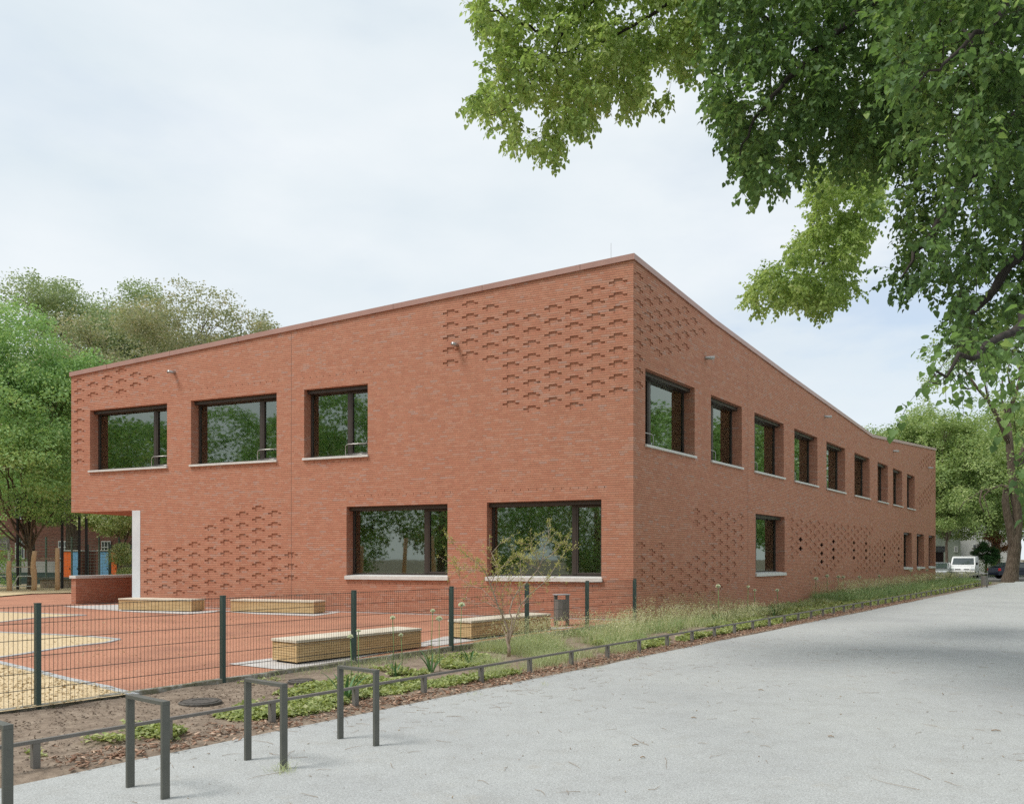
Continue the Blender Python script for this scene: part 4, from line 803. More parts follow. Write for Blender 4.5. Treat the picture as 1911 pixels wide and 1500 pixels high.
# bare spring shrub
def shrub():
    q = G(748 / 4.412 + 780, 1170 / 4.412 + 960, lambda x, y: .03); Y = q[1]; o = empty('spring_shrub', tuple(q), 'spindly shrub with thin bare branches and yellow-green young leaves', 'shrub')
    def T(x, y, d=0): return at(780 + x / 4.412, 960 + y / 4.412, Y + d)
    stems = [[(748, 1170, 0), (745, 1090, 0), (735, 1020, 0), (745, 960, 0), (700, 850, -.1), (655, 740, -.15), (625, 640, -.2), (590, 550, -.2), (560, 470, -.25), (500, 400, -.3), (430, 350, -.35), (290, 250, -.4)],
             [(745, 1060, 0), (760, 960, .1), (780, 860, .15), (760, 800, .2), (775, 700, .2), (830, 620, .25), (900, 560, .3), (990, 450, .35), (1035, 370, .4), (1050, 280, .4), (1080, 200, .4), (1070, 130, .4)],
             [(745, 1070, 0), (765, 1000, -.1), (800, 860, -.15), (850, 740, -.2), (910, 670, -.2), (1000, 590, -.25), (1060, 540, -.3), (1130, 440, -.3), (1200, 310, -.35)],
             [(740, 1040, 0), (720, 1000, .1), (690, 900, .2), (700, 800, .2), (640, 760, .3), (560, 720, .35), (490, 740, .4), (400, 720, .4)],
             [(655, 740, -.15), (600, 680, -.1), (520, 610, 0), (420, 580, .1), (350, 520, .2), (310, 430, .2)], [(600, 570, -.2), (640, 490, -.1), (700, 430, 0), (760, 380, .1), (810, 340, .2)], [(625, 640, -.2), (660, 540, -.1), (650, 430, 0), (600, 320, .1), (680, 240, .2)],
             [(1010, 420, .35), (950, 330, .3), (930, 240, .3), (880, 240, .3)], [(1035, 370, .4), (1100, 330, .5), (1170, 250, .5), (1200, 190, .5)], [(990, 450, .35), (920, 420, .2), (880, 380, .1)], [(850, 740, -.2), (830, 640, -.3), (850, 500, -.3), (840, 400, -.3)],
             [(560, 470, -.25), (480, 460, -.2), (350, 450, -.1), (300, 400, 0)], [(690, 900, .2), (690, 760, .1), (700, 640, 0), (730, 560, 0)], [(765, 1000, -.1), (830, 880, -.3), (830, 800, -.4), (880, 720, -.4)]]
    mb = MB(); tips = []
    for si, st in enumerate(stems):
        pts = [T(*p) for p in st]; r0 = [.026, .018, .017, .012][si] if si < 4 else .008; n = len(pts)
        if si == 0: rs = [.034, .033, .030, .022] + list(np.linspace(.018, .004, n - 4))
        else: rs = list(np.linspace(r0, .0035, n))
        pts = [p + rng.normal(0, .012, 3) * (i > 0) for i, p in enumerate(pts)]; mb.tube(pts, rs, 6)
        for i in range(max(1, n // 3), n):
            for j in range(4):
                b = pts[i] if j else (pts[i] + pts[i - 1]) / 2; d = pts[i] - pts[i - 1]; d = d / np.linalg.norm(d) + rng.normal(0, .75, 3); d[2] += .35; d /= np.linalg.norm(d); l = rng.uniform(.10, .32); e1 = b + d * l * .5; e2 = b + (d + rng.normal(0, .25, 3)) * l
                mb.tube([b, e1, e2], [.0036, .003, .0016], 4); tips += [b + d * l * .3, e1, (e1 + e2) / 2, e2, e2]
                if rng.random() < .6: d2 = d + rng.normal(0, .7, 3); e3 = e1 + d2 / np.linalg.norm(d2) * l * .5; mb.tube([e1, e3], [.0025, .0013], 4); tips += [e3, e3, (e1 + e3) / 2]
    mb.build('branches', M['shrubbark'], o, smooth=True)
    t = np.array(tips); w = np.clip((t[:, 2] - .9) / .8, .12, 1); t = t[rng.random(len(t)) < w]; t = np.repeat(t, 4, 0) + rng.normal(0, .016, (len(t) * 4, 3)); n = len(t); A = rng.normal(0, 1, (n, 3)) + [0, 0, .7]
    L_ = rng.uniform(.018, .042, n); V, k, f = leaves(t, A, rng.normal(0, 1, (n, 3)), L_, L_ * .45); np_mesh('young_leaves', V, k, f, leafmat('shrub_young_leaf', G1((.26, .29, .08), (.38, .40, .12), (.50, .49, .17), (.60, .56, .28)), .35), o)
shrub()

# ---------------------------------------------------------------- trees
def limb(mb, a, b, r0, r1, seg=7, n=6, sag=.0, wob=.06):
    a, b = np.array(a, float), np.array(b, float); l = np.linalg.norm(b - a); pts = []
    for i in range(n + 1):
        u = i / n; p = a + (b - a) * u; p[2] += sag * l * 4 * u * (1 - u)
        if 0 < i < n: p += rng.normal(0, wob * l / n * 1.6, 3)
        pts.append(p)
    mb.tube(pts, [r0 + (r1 - r0) * (i / n) ** .8 for i in range(n + 1)], seg, cap=False); return pts
def crownleaves(clumps, per, size, wf=.62, up=.5):
    """clumps: (n,4) centre+radius -> leaves inside them"""
    n = len(clumps) * per; C = np.repeat(clumps, per, 0); d = unit(rng.normal(0, 1, (n, 3))) * (rng.random(n)[:, None] ** .45); P = C[:, :3] + d * C[:, 3:4] * [1.15, 1.15, .75]
    A = rng.normal(0, 1, (n, 3)) * [1, 1, .5] + d * .7 - [0, 0, .25]; Nn = rng.normal(0, .8, (n, 3)) + [0, 0, up]; L_ = size * rng.uniform(.6, 1.25, n)
    V, k, q = leaves(P, A, Nn, L_, L_ * wf); tone = np.repeat(np.clip(rng.normal(.5, .16, len(clumps)), 0, 1), per); var = np.clip(tone + rng.normal(0, .17, n), 0, 1); return V, k, q, var
def tree(name, label, base, r0, fork, crown, leafm, nclump, per, csize, size, group=None, seed=0, bark='bark', lobes=26, cat='tree', gap=.0, lean=(0, 0), crown_low=.0):
    """crown: (cx,cy,cz,rx,ry,rz). A trunk with limbs, foliage clumps sitting on many uneven lobes."""
    o = empty(name, tuple(base), label, cat, group); r = np.random.default_rng(seed + 11); cx, cy_, cz, rx, ry, rz = crown; base = np.array(base, float)
    lb = []
    for i in range(lobes):
        d = r.normal(0, 1, 3); d /= np.linalg.norm(d); 
        if d[2] < -.85: d[2] *= -.5
        k = r.uniform(.45, .95); lb.append((cx + d[0] * rx * k, cy_ + d[1] * ry * k, cz + d[2] * rz * k, r.uniform(.20, .38) * (rx * ry * rz) ** (1 / 3)))
    lb = np.array(lb); mb = MB(); top = np.array([base[0] + lean[0], base[1] + lean[1], base[2] + fork])
    mb.tube([base - [0, 0, .3], base + [0, 0, .15], base + (top - base) * .5 + np.append(r.normal(0, r0 * .3, 2), 0), top], [r0 * 1.5, r0 * 1.15, r0 * .95, r0 * .85], 12, cap=False)
    idx = r.permutation(len(lb))[:max(7, len(lb) // 3)]
    for i in idx:
        c = lb[i, :3]; m_ = top + (c - top) * .45 + np.array([0, 0, .12 * rz]); p1 = limb(mb, top - [0, 0, .1], m_, r0 * .42, r0 * .22, 7, 4); limb(mb, m_, c, r0 * .22, r0 * .06, 6, 4)
        for _ in range(5): e = c + np.clip(r.normal(0, 1, 3), -1, 1) * lb[i, 3] * .6; limb(mb, m_ + (c - m_) * r.uniform(.3, .9), e, r0 * .08, r0 * .03, 5, 3)
    mb.build('trunk', M[bark], o, smooth=True)
    ci = r.integers(0, len(lb), nclump); d = r.normal(0, 1, (nclump, 3)); d /= np.linalg.norm(d, axis=1)[:, None]; kk_ = r.random(nclump)[:, None] ** .33; d[:, 2] = np.where(d[:, 2] < -.3, d[:, 2] * .6, d[:, 2])
    c = lb[ci, :3] + d * lb[ci, 3:4] * kk_ * [1.15, 1.15, .8]; c = np.concatenate([c, csize * r.uniform(.6, 1.3, nclump)[:, None]], 1)
    if crown_low: c = c[c[:, 2] > crown_low]
    V, k, q, var = crownleaves(c, per, size); np_mesh('crown', V, k, q, M[leafm], o, var=var); return o
GB = 'trees beyond the playground'
tree('broadleaf_tree', 'bright green tree at the left edge before the brick school behind', (-27.0, 45, 0), .15, 2.4, (-28.6, 44, 9.1, 6.8, 5.2, 6.8), 'treegreen', 4600, 26, .5, .17, GB, 1, lobes=60)
tree('broadleaf_tree', 'tall pale green tree standing highest on the left', (-36, 66, 0), .5, 8, (-35.2, 66, 18.2, 8.2, 7, 7.6), 'treepale', 2600, 26, .62, .20, GB, 2, lobes=44)
tree('broadleaf_tree', 'olive brown tinted tree just over the left roof edge', (-25.5, 57, 0), .4, 7, (-24.4, 57, 14.4, 8.0, 6.0, 6.2), 'treebrown', 2600, 22, .6, .19, GB, 3, lobes=42)
tree('broadleaf_tree', 'small olive tree top peeping over the roof at its right end', (-18.3, 60, 0), .25, 10, (-18.9, 60, 17.0, 3.0, 2.6, 2.8), 'treebrown', 420, 20, .5, .19, GB, 4, lobes=14)
tree('broadleaf_tree', 'mid green tree filling the gap left of the terrace opening', (-39, 65, 0), .35, 4, (-38.5, 64, 9.0, 6.5, 5, 5.4), 'treegreen', 1500, 24, .5, .18, GB, 5, lobes=26)
tree('broadleaf_tree', 'tree with white blossom seen through the terrace opening', (-26.5, 55, 0), .16, 2.5, (-25.4, 54, 5.0, 3.3, 3.0, 2.2), 'treewhite', 900, 22, .42, .16, GB, 6, lobes=20)
tree('shrub', 'pale leafy shrub behind the low terrace wall', (-22.4, 46, 0), .05, .5, (-22.2, 46, 1.5, 1.3, 1.3, 1.3), 'treewhite', 260, 20, .26, .10, None, 7, lobes=12, cat='shrub')
GR = 'trees along the street at the far end of the path'
tree('street_tree', 'bushy green tree standing close behind the far wall corner', (40.6, 78, .1), .36, 4.5, (41.5, 79, 11.0, 6.2, 5, 6.5), 'treeyellow', 2600, 22, .6, .22, GR, 8, lobes=40)
tree('street_tree', 'green tree top rising over the low end of the roofline', (41, 84, .1), .4, 6, (42.0, 84, 12.0, 6.6, 6, 5.0), 'treeyellow', 1500, 22, .6, .22, GR, 9, lobes=28)
tree('street_tree', 'slim young tree with a thin trunk beside the white van', (40.0, 74, .1), .13, 3.3, (41, 74.6, 6.6, 2.9, 2.5, 2.6), 'treeyellow', 700, 20, .45, .18, GR, 10, lobes=16)
tree('street_tree', 'broad yellow-green tree hanging over the white van', (50.5, 84, .1), .45, 5, (49.0, 82, 9.6, 8.2, 6, 7.2), 'treeyellow', 3600, 22, .62, .22, GR, 12, lobes=44)
tree('street_tree', 'tall bright green tree at the right, behind the forked trunk', (60, 92, .1), .5, 7, (58.5, 90, 12.5, 9.5, 7, 9.5), 'treeyellow', 3200, 22, .7, .25, GR, 13, lobes=44)
tree('garden_shrub', 'round dark green shrub right of the white van', (46.6, 79, .1), .12, 1.2, (46.5, 79, 2.35, 1.25, 1.2, 1.15), 'treedark', 420, 22, .28, .12, None, 14, lobes=14, cat='shrub')
tree('copper_shrub', 'copper red leafed shrub left of the forked trunk', (49.4, 82, .1), .1, 1.5, (49.2, 82, 3.6, 1.7, 1.5, 1.3), 'treered', 260, 20, .32, .14, None, 15, lobes=12, cat='shrub')
# old forked tree
fo = empty('old_forked_tree', (40.9, 66.5, 0), 'old tree with a thick furrowed forked trunk at the right edge', 'tree', GR); mb = MB()
def TT(x, y, Y=66.5): return at(x, y, Y)
mb.tube([TT(1885, 1088), TT(1885, 1080), TT(1888, 1066), TT(1891, 1045), TT(1894, 1020), TT(1893, 1002), TT(1892, 990)], [.78, .62, .52, .48, .48, .42, .2], 14, cap=False)
mb.tube([TT(1891, 1040), TT(1890, 1012), TT(1886, 985), TT(1880, 960), TT(1876, 935), TT(1878, 905)], [.2, .38, .34, .31, .27, .2], 10)
mb.tube([TT(1892, 1040), TT(1895, 1012), TT(1899, 980), TT(1898, 950), TT(1893, 925), TT(1888, 880), TT(1884, 830), TT(1880, 790)], [.2, .40, .36, .34, .32, .3, .28, .26], 10)
for pl, r in (([(1884, 830), (1872, 800), (1860, 775), (1845, 748), (1822, 722), (1800, 690)], .24), ([(1880, 792), (1884, 765), (1896, 735), (1905, 700), (1899, 660)], .22), ([(1888, 880), (1905, 850), (1925, 800), (1935, 740)], .24), ([(1872, 800), (1876, 770), (1868, 740), (1872, 700)], .14), ([(1845, 748), (1838, 715), (1845, 690)], .1), ([(1822, 722), (1806, 726), (1785, 712), (1770, 690)], .08), ([(1896, 735), (1884, 715), (1880, 690), (1890, 660)], .1),
              ([(1893, 925), (1870, 905), (1850, 912), (1832, 915), (1828, 935), (1836, 955)], .12), ([(1850, 912), (1836, 925), (1842, 945), (1848, 968)], .07), ([(1832, 915), (1818, 925), (1800, 935), (1790, 950)], .06)):
    mb.tube([TT(*p, Y=66.5 - i * .25) for i, p in enumerate(pl)], list(np.linspace(r, r * .35, len(pl))), 7)
mb.build('trunk', M['bark'], fo, smooth=True)
cl = []
for i in range(900):
    x = rng.uniform(1700, 2060); y = rng.uniform(560, 1000)
    d = math.hypot((x - 1895) / 190, (y - 775) / 235)
    if d > 1 or (rng.random() < .62 and 1780 < x < 1915 and 690 < y < 830) or noise.noise(Vector((x / 45, y / 45, 2))) < -.12: continue
    if y > 925 and x > 1860: continue
    p = TT(x, y, 66.5 + rng.uniform(-6, 5)); cl.append((*p, rng.uniform(.35, .75)))
V, k, q, var = crownleaves(np.array(cl), 24, .21); np_mesh('crown', V, k, q, M['treeyellow'], fo, var=var)

# ---------------------------------------------------------------- the linden overhead
li = empty('linden_tree', (9.2, 9.5, 0), 'large linden tree reaching in from the upper right with hanging leafy branches', 'tree')
LOBES = [  # screen outline (photo pixels), near and far depth, clusters, lobe key (A and C take the sunlit leaf colour)
    ([(850, -160), (872, 20), (866, 70), (905, 105), (925, 118), (862, 195), (872, 235), (905, 240), (940, 292), (1000, 318), (1022, 332), (1045, 300), (1090, 268), (1112, 236), (1170, 232), (1215, 226), (1250, 206), (1290, 172), (1330, 150), (1345, -160)], 12, 15, 900, 'A'),
    ([(1290, -160), (1300, 170), (1310, 215), (1345, 255), (1342, 285), (1385, 345), (1425, 372), (1450, 355), (1500, 340), (1640, 330), (1700, 300), (1700, -160)], 9.5, 13.5, 820, 'B'),
    ([(1500, 330), (1512, 410), (1502, 440), (1452, 500), (1400, 540), (1388, 560), (1396, 592), (1425, 598), (1500, 575), (1512, 604), (1562, 606), (1582, 560), (1608, 576), (1612, 545), (1590, 520), (1612, 470), (1640, 420), (1660, 330)], 16.5, 19.5, 560, 'C'),
    ([(1640, -160), (1640, 330), (1670, 420), (1650, 500), (1625, 520), (1640, 545), (1690, 560), (1745, 552), (1768, 560), (1730, 595), (1740, 615), (1765, 600), (1775, 650), (1800, 680), (1870, 690), (1960, 720), (2100, 700), (2300, 200), (2300, -160)], 7.0, 12.5, 1350, 'D'),
    ([(1650, -160), (1640, 130), (1700, 240), (1800, 300), (2000, 330), (2000, -160)], 6.3, 8.2, 230, 'D'),
    ([(1700, 755), (1716, 720), (1745, 692), (1775, 672), (1790, 640), (1960, 640), (1960, 770), (1905, 760), (1890, 735), (1840, 745), (1800, 700), (1770, 708), (1735, 722)], 4.7, 5.8, 44, 'E'),
    ([(1868, 850), (1930, 835), (1960, 900), (1940, 975), (1900, 950), (1872, 905)], 4.7, 5.3, 8, 'E'),
]
lm = MB(); trunk = np.array([9.2, 9.5, 0.]); fork = np.array([8.6, 9.7, 5.6])
lm.tube([trunk - [0, 0, .3], trunk, trunk + (fork - trunk) * .5, fork], [.62, .45, .38, .36], 14, cap=False)
def LA(px, py, Y): return at(px, py, Y)
limbs = []
def addlimb(pts, r0, r1):
    pts = [np.array(p, float) for p in pts]; fine = []
    for a, b in zip(pts[:-1], pts[1:]):
        for k in range(4): u = k / 4; fine.append(a * (1 - u) + b * u + rng.normal(0, .025, 3) * (k > 0))
    fine.append(pts[-1]); rs = list(np.linspace(r0, r1, len(fine))); lm.tube(fine, rs, 8, cap=False); limbs.extend([(p, r) for p, r in zip(fine, rs)]); return fine
addlimb([fork, LA(1940, 200, 9.40), LA(1850, 110, 9.60), LA(1740, 30, 10.17), LA(1640, -10, 10.87), LA(1500, -60, 11.71), LA(1350, -70, 12.61), LA(1200, -60, 13.11), LA(1090, 15, 13.45), LA(1050, 60, 13.68), LA(1030, 120, 13.68), LA(1015, 190, 13.68)], .15, .012)
addlimb([LA(1090, 15, 13.45), LA(1030, 70, 13.11), LA(975, 45, 13.00), LA(930, 20, 12.88), LA(890, 30, 12.77)], .03, .007)
addlimb([LA(1050, 60, 13.68), LA(1020, 120, 13.34), LA(985, 160, 13.00), LA(950, 200, 12.77), LA(915, 215, 12.65)], .028, .006)
addlimb([LA(1030, 110, 13.68), LA(1055, 160, 13.91), LA(1058, 210, 14.02), LA(1045, 260, 14.02)], .02, .005)
addlimb([LA(1350, -70, 12.61), LA(1230, 20, 13.00), LA(1160, 60, 13.11), LA(1100, 90, 13.22), LA(1040, 100, 13.22)], .04, .006)
addlimb([LA(1350, -70, 12.61), LA(1290, 40, 13.45), LA(1220, 100, 13.68), LA(1180, 140, 13.79), LA(1140, 200, 13.91)], .035, .005)
addlimb([LA(1640, -10, 10.4), LA(1560, 60, 10.2), LA(1500, 120, 10.0), LA(1440, 180, 9.9), LA(1400, 240, 9.8), LA(1380, 300, 9.8)], .06, .006)
addlimb([LA(1740, 30, 10.17), LA(1640, 120, 10.87), LA(1540, 80, 11.37), LA(1400, 20, 12.01), LA(1395, 90, 12.14), LA(1385, 130, 12.17)], .05, .005)
addlimb([LA(1850, 110, 9.75), LA(1720, 190, 12.64), LA(1660, 260, 15.45), LA(1630, 330, 17.36), LA(1600, 390, 18.16), LA(1570, 460, 18.30), LA(1500, 520, 18.16), LA(1430, 560, 18.02)], .09, .006)
addlimb([LA(1630, 330, 17.36), LA(1620, 370, 17.81), LA(1590, 460, 18.44), LA(1560, 520, 18.44), LA(1540, 570, 18.44)], .035, .005)
addlimb([LA(1940, 200, 10.34), LA(1880, 230, 9.90), LA(1830, 300, 9.46), LA(1780, 380, 9.24), LA(1720, 460, 9.02), LA(1680, 520, 8.91)], .12, .006)
addlimb([fork, LA(1960, 400, 9.46), LA(1900, 480, 8.80), LA(1840, 560, 8.36), LA(1790, 620, 8.14)], .12, .008)
addlimb([LA(1960, 400, 8.6), LA(1930, 560, 7.0), LA(1890, 620, 6.2), LA(1830, 655, 5.6), LA(1780, 680, 5.3), LA(1730, 712, 5.2)], .05, .003)
addlimb([LA(1930, 560, 7.0), LA(1960, 700, 5.8), LA(1930, 800, 5.2), LA(1900, 870, 5.0)], .03, .003)
addlimb([LA(1740, 30, 10.0), LA(1850, -60, 8.4), LA(1900, -20, 7.6), LA(1830, 60, 7.2), LA(1760, 120, 7.0), LA(1700, 170, 7.0)], .05, .004)
addlimb([fork, (8.0, 10, 8), (7.5, 11, 10.5), (6, 12, 12)], .3, .05)
LP = np.array([p for p, r in limbs]); LR = np.array([r for p, r in limbs])
allV = {}; tw = MB()
pts_all = []
for poly, d0, d1, ncl, kind in LOBES:
    xs = [p[0] for p in poly]; ys = [p[1] for p in poly]; got = 0; tries = 0
    while got < ncl and tries < ncl * 40:
        tries += 1; x = rng.uniform(min(xs), max(xs)); y = rng.uniform(min(ys), max(ys))
        if not inpoly(x, y, poly): continue
        ins = {'A': 20, 'B': 20, 'C': 9, 'D': 24, 'E': 0}[kind]
        if ins and not (inpoly(x + ins, y, poly) and inpoly(x - ins, y, poly) and inpoly(x, y + ins, poly)): continue
        if kind in 'AB' and noise.noise(Vector((x / 60, y / 60, 7))) < -.24: continue
        if kind == 'C' and noise.noise(Vector((x / 38, y / 38, 4))) < -.16: continue
        if kind == 'D' and noise.noise(Vector((x / 55, y / 55, 9))) < -.36: continue
        Y = rng.uniform(d0, d1)
        if kind == 'D': Y = d0 + (d1 - d0) * min(1, max(0, rng.normal(.35 + (700 - y) / 1600, .25)))
        y -= 16 if kind in 'AC' else 8; p = LA(x, y, Y); got += 1; pts_all.append((np.linalg.norm(LP - p, axis=1).min(), p, kind))
pts_all.sort(key=lambda t: t[0]); JP = list(LP); JR = list(LR)
for _, p, kind in pts_all:
    arr = np.array(JP); j = int(np.linalg.norm(arr - p, axis=1).argmin()); b = arr[j]; v = p - b; l = np.linalg.norm(v); rb = JR[j]
    if .12 < l < 1.5:
        m_ = b + v * .5 + np.array([0, 0, .08 * l]) + rng.normal(0, .03 * l, 3); r = min(rb * .55, .0028 + .003 * l); tw.tube([b, m_, p], [r, r * .8, max(r * .6, .0018)], 4, cap=False)
    JP.append(p); JR.append(max(min(rb, .006) * .85, .0022))
    for t in range(3 if kind != 'E' else 1):
        dr = unit((v / max(l, .1)) * .6 + rng.normal(0, .55, 3) - np.array([0, 0, .25])); tl = rng.uniform(.22, .42) * (1 if kind != 'E' else .8); nl = 9 if kind != 'E' else 6; q = p.copy(); st = tl / nl; pts = [q.copy()]
        A_l = []
        for s_ in range(nl):
            dr = unit(dr + np.array([0, 0, -.10]) + rng.normal(0, .10, 3)); q = q + dr * st; pts.append(q.copy())
            side = unit(np.cross(dr, [0, 0, 1.]) + 1e-6) * (1 if s_ % 2 else -1); a_ = unit(side * .8 + dr * .6 + np.array([0, 0, -.55]) + rng.normal(0, .25, 3)); st_ = q + a_ * .03
            n_ = unit(np.array([0, 0, 1.]) + side * .35 + rng.normal(0, .38, 3)); A_l.append((st_, a_, n_, rng.uniform(.052, .088) * (.8 if kind == 'E' else .88 if kind == 'D' else 1)))
            if rng.random() < .35: A_l.append((q + rng.normal(0, .03, 3), unit(a_ + rng.normal(0, .5, 3)), unit(n_ + rng.normal(0, .5, 3)), rng.uniform(.03, .06)))
        tw.tube(pts[::2] + [pts[-1]], .0015, 3, cap=False)
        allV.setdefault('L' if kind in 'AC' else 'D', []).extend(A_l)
lm.build('trunk', noisy('linden_bark', [(.3, (.022, .018, .015)), (.7, (.06, .05, .042))], scale=6, mscale=(3, 3, .6), rough=.95, bump=.6), li, smooth=True); tw.build('twigs', M['twig'], li)
for key, lst in allV.items():
    P = np.array([a[0] for a in lst]); A = np.array([a[1] for a in lst]); Nn = np.array([a[2] for a in lst]); S_ = np.array([a[3] for a in lst])
    V, k, f = leaves(P, A, Nn, S_, S_ * .92, heart=True); pat = np.array([noise.noise(Vector(p * .9)) for p in P]); var = np.clip(.5 + pat * .5 + rng.normal(0, .2, len(P)), 0, 1)
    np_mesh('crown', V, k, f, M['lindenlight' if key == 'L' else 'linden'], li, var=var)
# the crown above and beside the frame (it shades the path)
cl = [(rng.uniform(3.5, 15), rng.uniform(6.0, 11.5), rng.uniform(9.6, 15), rng.uniform(.3, .6)) for _ in range(260)]
cl = [c for c in cl if ((c[0] - 8) / 7) ** 2 + ((c[1] - 10.5) / 5) ** 2 + ((c[2] - 11) / 4.2) ** 2 < 1 and noise.noise(Vector((c[0] * .6, c[1] * .6, c[2] * .6))) > -.15]
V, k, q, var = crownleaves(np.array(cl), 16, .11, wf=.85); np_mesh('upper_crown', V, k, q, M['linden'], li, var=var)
print('linden leaves', {k: len(v) for k, v in allV.items()})
#@@
# trees behind the viewer and across the path: seen only mirrored in the windows
def mass(name, spots, m, size=.3):
    cl = []
    for x, y, z, r in spots:
        for _ in range(int(75 * r)):
            d = rng.normal(0, 1, 3); d /= np.linalg.norm(d); cl.append((x + d[0] * r * .85, y + d[1] * r * .85, z + d[2] * r * 1.1, rng.uniform(.7, 1.2)))
    V, k, q, var = crownleaves(np.array(cl), 22, size); tagit(np_mesh(name, V, k, q, M[m], var=var), kind='stuff')
sp = [(-27 - i * 6.5, -14 + i * 9.0 + (i % 2) * 3, 6.5 + (i % 3) * 1.6, 5.0) for i in range(4)] + [(-22, -22, 8, 5.5), (-13, -27, 9, 6), (-4, -30, 8, 6), (-55, 6, 9, 6), (-62, 20, 9, 6), (-50, 32, 7, 5)]
sp += [(-36, -9, 5.5, 5.5), (-44, 2, 6, 6), (-52, 14, 6, 6), (-30, -20, 6, 6), (-20, -30, 7, 6), (-9, -36, 7, 7), (-40, 22, 6, 4.5), (-60, -4, 9, 7), (-48, -22, 9, 7), (-32, -36, 10, 8), (4, -34, 8, 6)]
sp += [(24, 24, 8, 4.2), (31, 33, 7.5, 4.5), (38, 41, 8, 4.5), (47, 49, 8.5, 5), (58, 56, 8, 5), (36, 46, 7.5, 4.2), (44, 55, 8, 4.5), (54, 63, 8, 5)]
mass('treeline', sp, 'treegreen', .34)
mb = MB()
for x, y, z, r in sp: mb.tube([(x, y, 0), (x + .2, y, z - r * .4), (x, y + .3, z + r * .3)], [.35, .28, .1], 8)
tagit(mb.build('treeline_trunks', M['bark']), kind='stuff')

# ---------------------------------------------------------------- beyond the playground
def pbox(mb, x0, x1, y0, y1, Y, dep=.1, zlo=None, m=0):
    """box standing at distance Y whose front spans photo columns x0..x1 and rows y0..y1"""
    a = at(x0, y0, Y); b = at(x1, y1, Y); mb.box(a[0], b[0], Y, Y + dep, b[2] if zlo is None else zlo, a[2], m)
M['render_white'] = noisy('white_render', [(.3, (.62, .62, .60)), (.7, (.74, .73, .70))], scale=1.2, rough=.9)
M['render_green'] = noisy('grey_green_render', [(.3, (.27, .31, .26)), (.7, (.34, .38, .32))], scale=1.2, rough=.9)
M['whiteframe'] = mat('white_frame', (.62, .64, .60), .5)
M['darkglass'] = mat('dark_pane', (.03, .035, .035), .08, 0, .8)
M['blackpost'] = mat('black_post', (.018, .018, .02), .5)
M['greenpost'] = mat('grey_green_post', (.11, .16, .14), .5)
sb = empty('old_school', (-42, 72, 0), 'old dark red brick school with white lattice windows behind the trees', 'building')
mb = MB(); x0, x1 = -62., -14.
def ow(mb, x0, x1, Y, z0, z1): mb.face([(x0, Y, z0), (x1, Y, z0), (x1, Y, z1), (x0, Y, z1)], [(x0, z0), (x1, z0), (x1, z1), (x0, z1)])
ow(mb, x0, x1, 72, 0, 12.5); mb.face([(x1, 72, 0), (x1, 84, 0), (x1, 84, 12.5), (x1, 72, 12.5)], [(0, 0), (12, 0), (12, 12.5), (0, 12.5)]); mb.face([(x0, 84, 0), (x0, 72, 0), (x0, 72, 12.5), (x0, 84, 12.5)], [(0, 0), (12, 0), (12, 12.5), (0, 12.5)]); mb.build('wall', M['oldbrick'], sb)
mb = MB(); mb.box8([(x0 - .5, 71.4, 12.51), (x1 + .5, 71.4, 12.51), (x1 + .5, 84.5, 12.51), (x0 - .5, 84.5, 12.51), (x0 + 2, 77, 16), (x1 - 2, 77, 16), (x1 - 2, 79, 16), (x0 + 2, 79, 16)]); mb.build('roof', mat('old_roof_tiles', (.12, .055, .04), .9), sb)
for i, xc in enumerate(np.arange(-59.5, -16, 3.86)):
    for zc in (2.65, 6.2, 9.7):
        f_ = MB(); a, b, c, d = xc - .42, xc + .42, zc - .8, zc + .8
        for q in ((a, b, c, c + .08), (a, b, d - .08, d), (a, b, zc + .2, zc + .28)): f_.box(q[0], q[1], 71.93, 71.99, q[2], q[3])
        for xx in (a, xc - .17, xc + .13, b - .06): f_.box(xx, xx + .05, 71.931, 71.989, c + .081, d - .081)
        w_ = f_.build('window', M['whiteframe'], sb); g_ = MB(); g_.box(a + .02, b - .02, 71.96, 71.985, c + .02, d - .02); g_.build('pane', M['darkglass'], w_)
lw_ = empty('court_wall', tuple(at(40, 1095, 60)), 'low pale wall with a dark green base at the ball court', 'wall'); lw_.location.z = 0
mb = MB(); mb.box(-60, at(116, 0, 62)[0], 62, 62.3, .81, 1.66); mb.build('upper_wall', noisy('pale_wall', [(.3, (.36, .35, .33)), (.7, (.46, .45, .42))], scale=.8, rough=.9), lw_)
mb = MB(); mb.box(-60, at(116, 0, 62)[0] + .02, 61.97, 62.32, -.1, .80); mb.build('green_base', mat('green_base_paint', (.055, .085, .075), .8), lw_)
def shed(xa, xb, doors, label, lab):
    a = at(xa, 1028, 58)[0]; b = at(xb, 1028, 58)[0]; o = empty('garden_shed', ((a + b) / 2, 58.5, 0), label, 'shed', 'sheds with coloured doors'); mb = MB(); ow(mb, a, b, 58, 0, 2.42)
    mb.face([(b, 58, 0), (b, 60, 0), (b, 60, 2.42), (b, 58, 2.42)], [(0, 0), (2, 0), (2, 2.42), (0, 2.42)]); mb.face([(a, 60, 0), (a, 58, 0), (a, 58, 2.42), (a, 60, 2.42)], [(0, 0), (2, 0), (2, 2.42), (0, 2.42)]); mb.build('wall', M['oldbrick'], o)
    mb = MB(); mb.box(a - .08, b + .08, 57.9, 60.1, 2.421, 2.48); mb.build('roof', M['whiteframe'], o)
    for x0_, x1_, c in doors:
        mb = MB(); mb.box(at(x0_, 0, 58)[0], at(x1_, 0, 58)[0], 57.94, 57.99, .05, 2.35); d_ = mb.build('door', c, o); h_ = MB(); h_.box(at(x1_ - 2.5, 0, 58)[0], at(x1_ - 1.5, 0, 58)[0], 57.90, 57.939, 1.1, 1.2); h_.build('handle', M['blackpost'], d_)
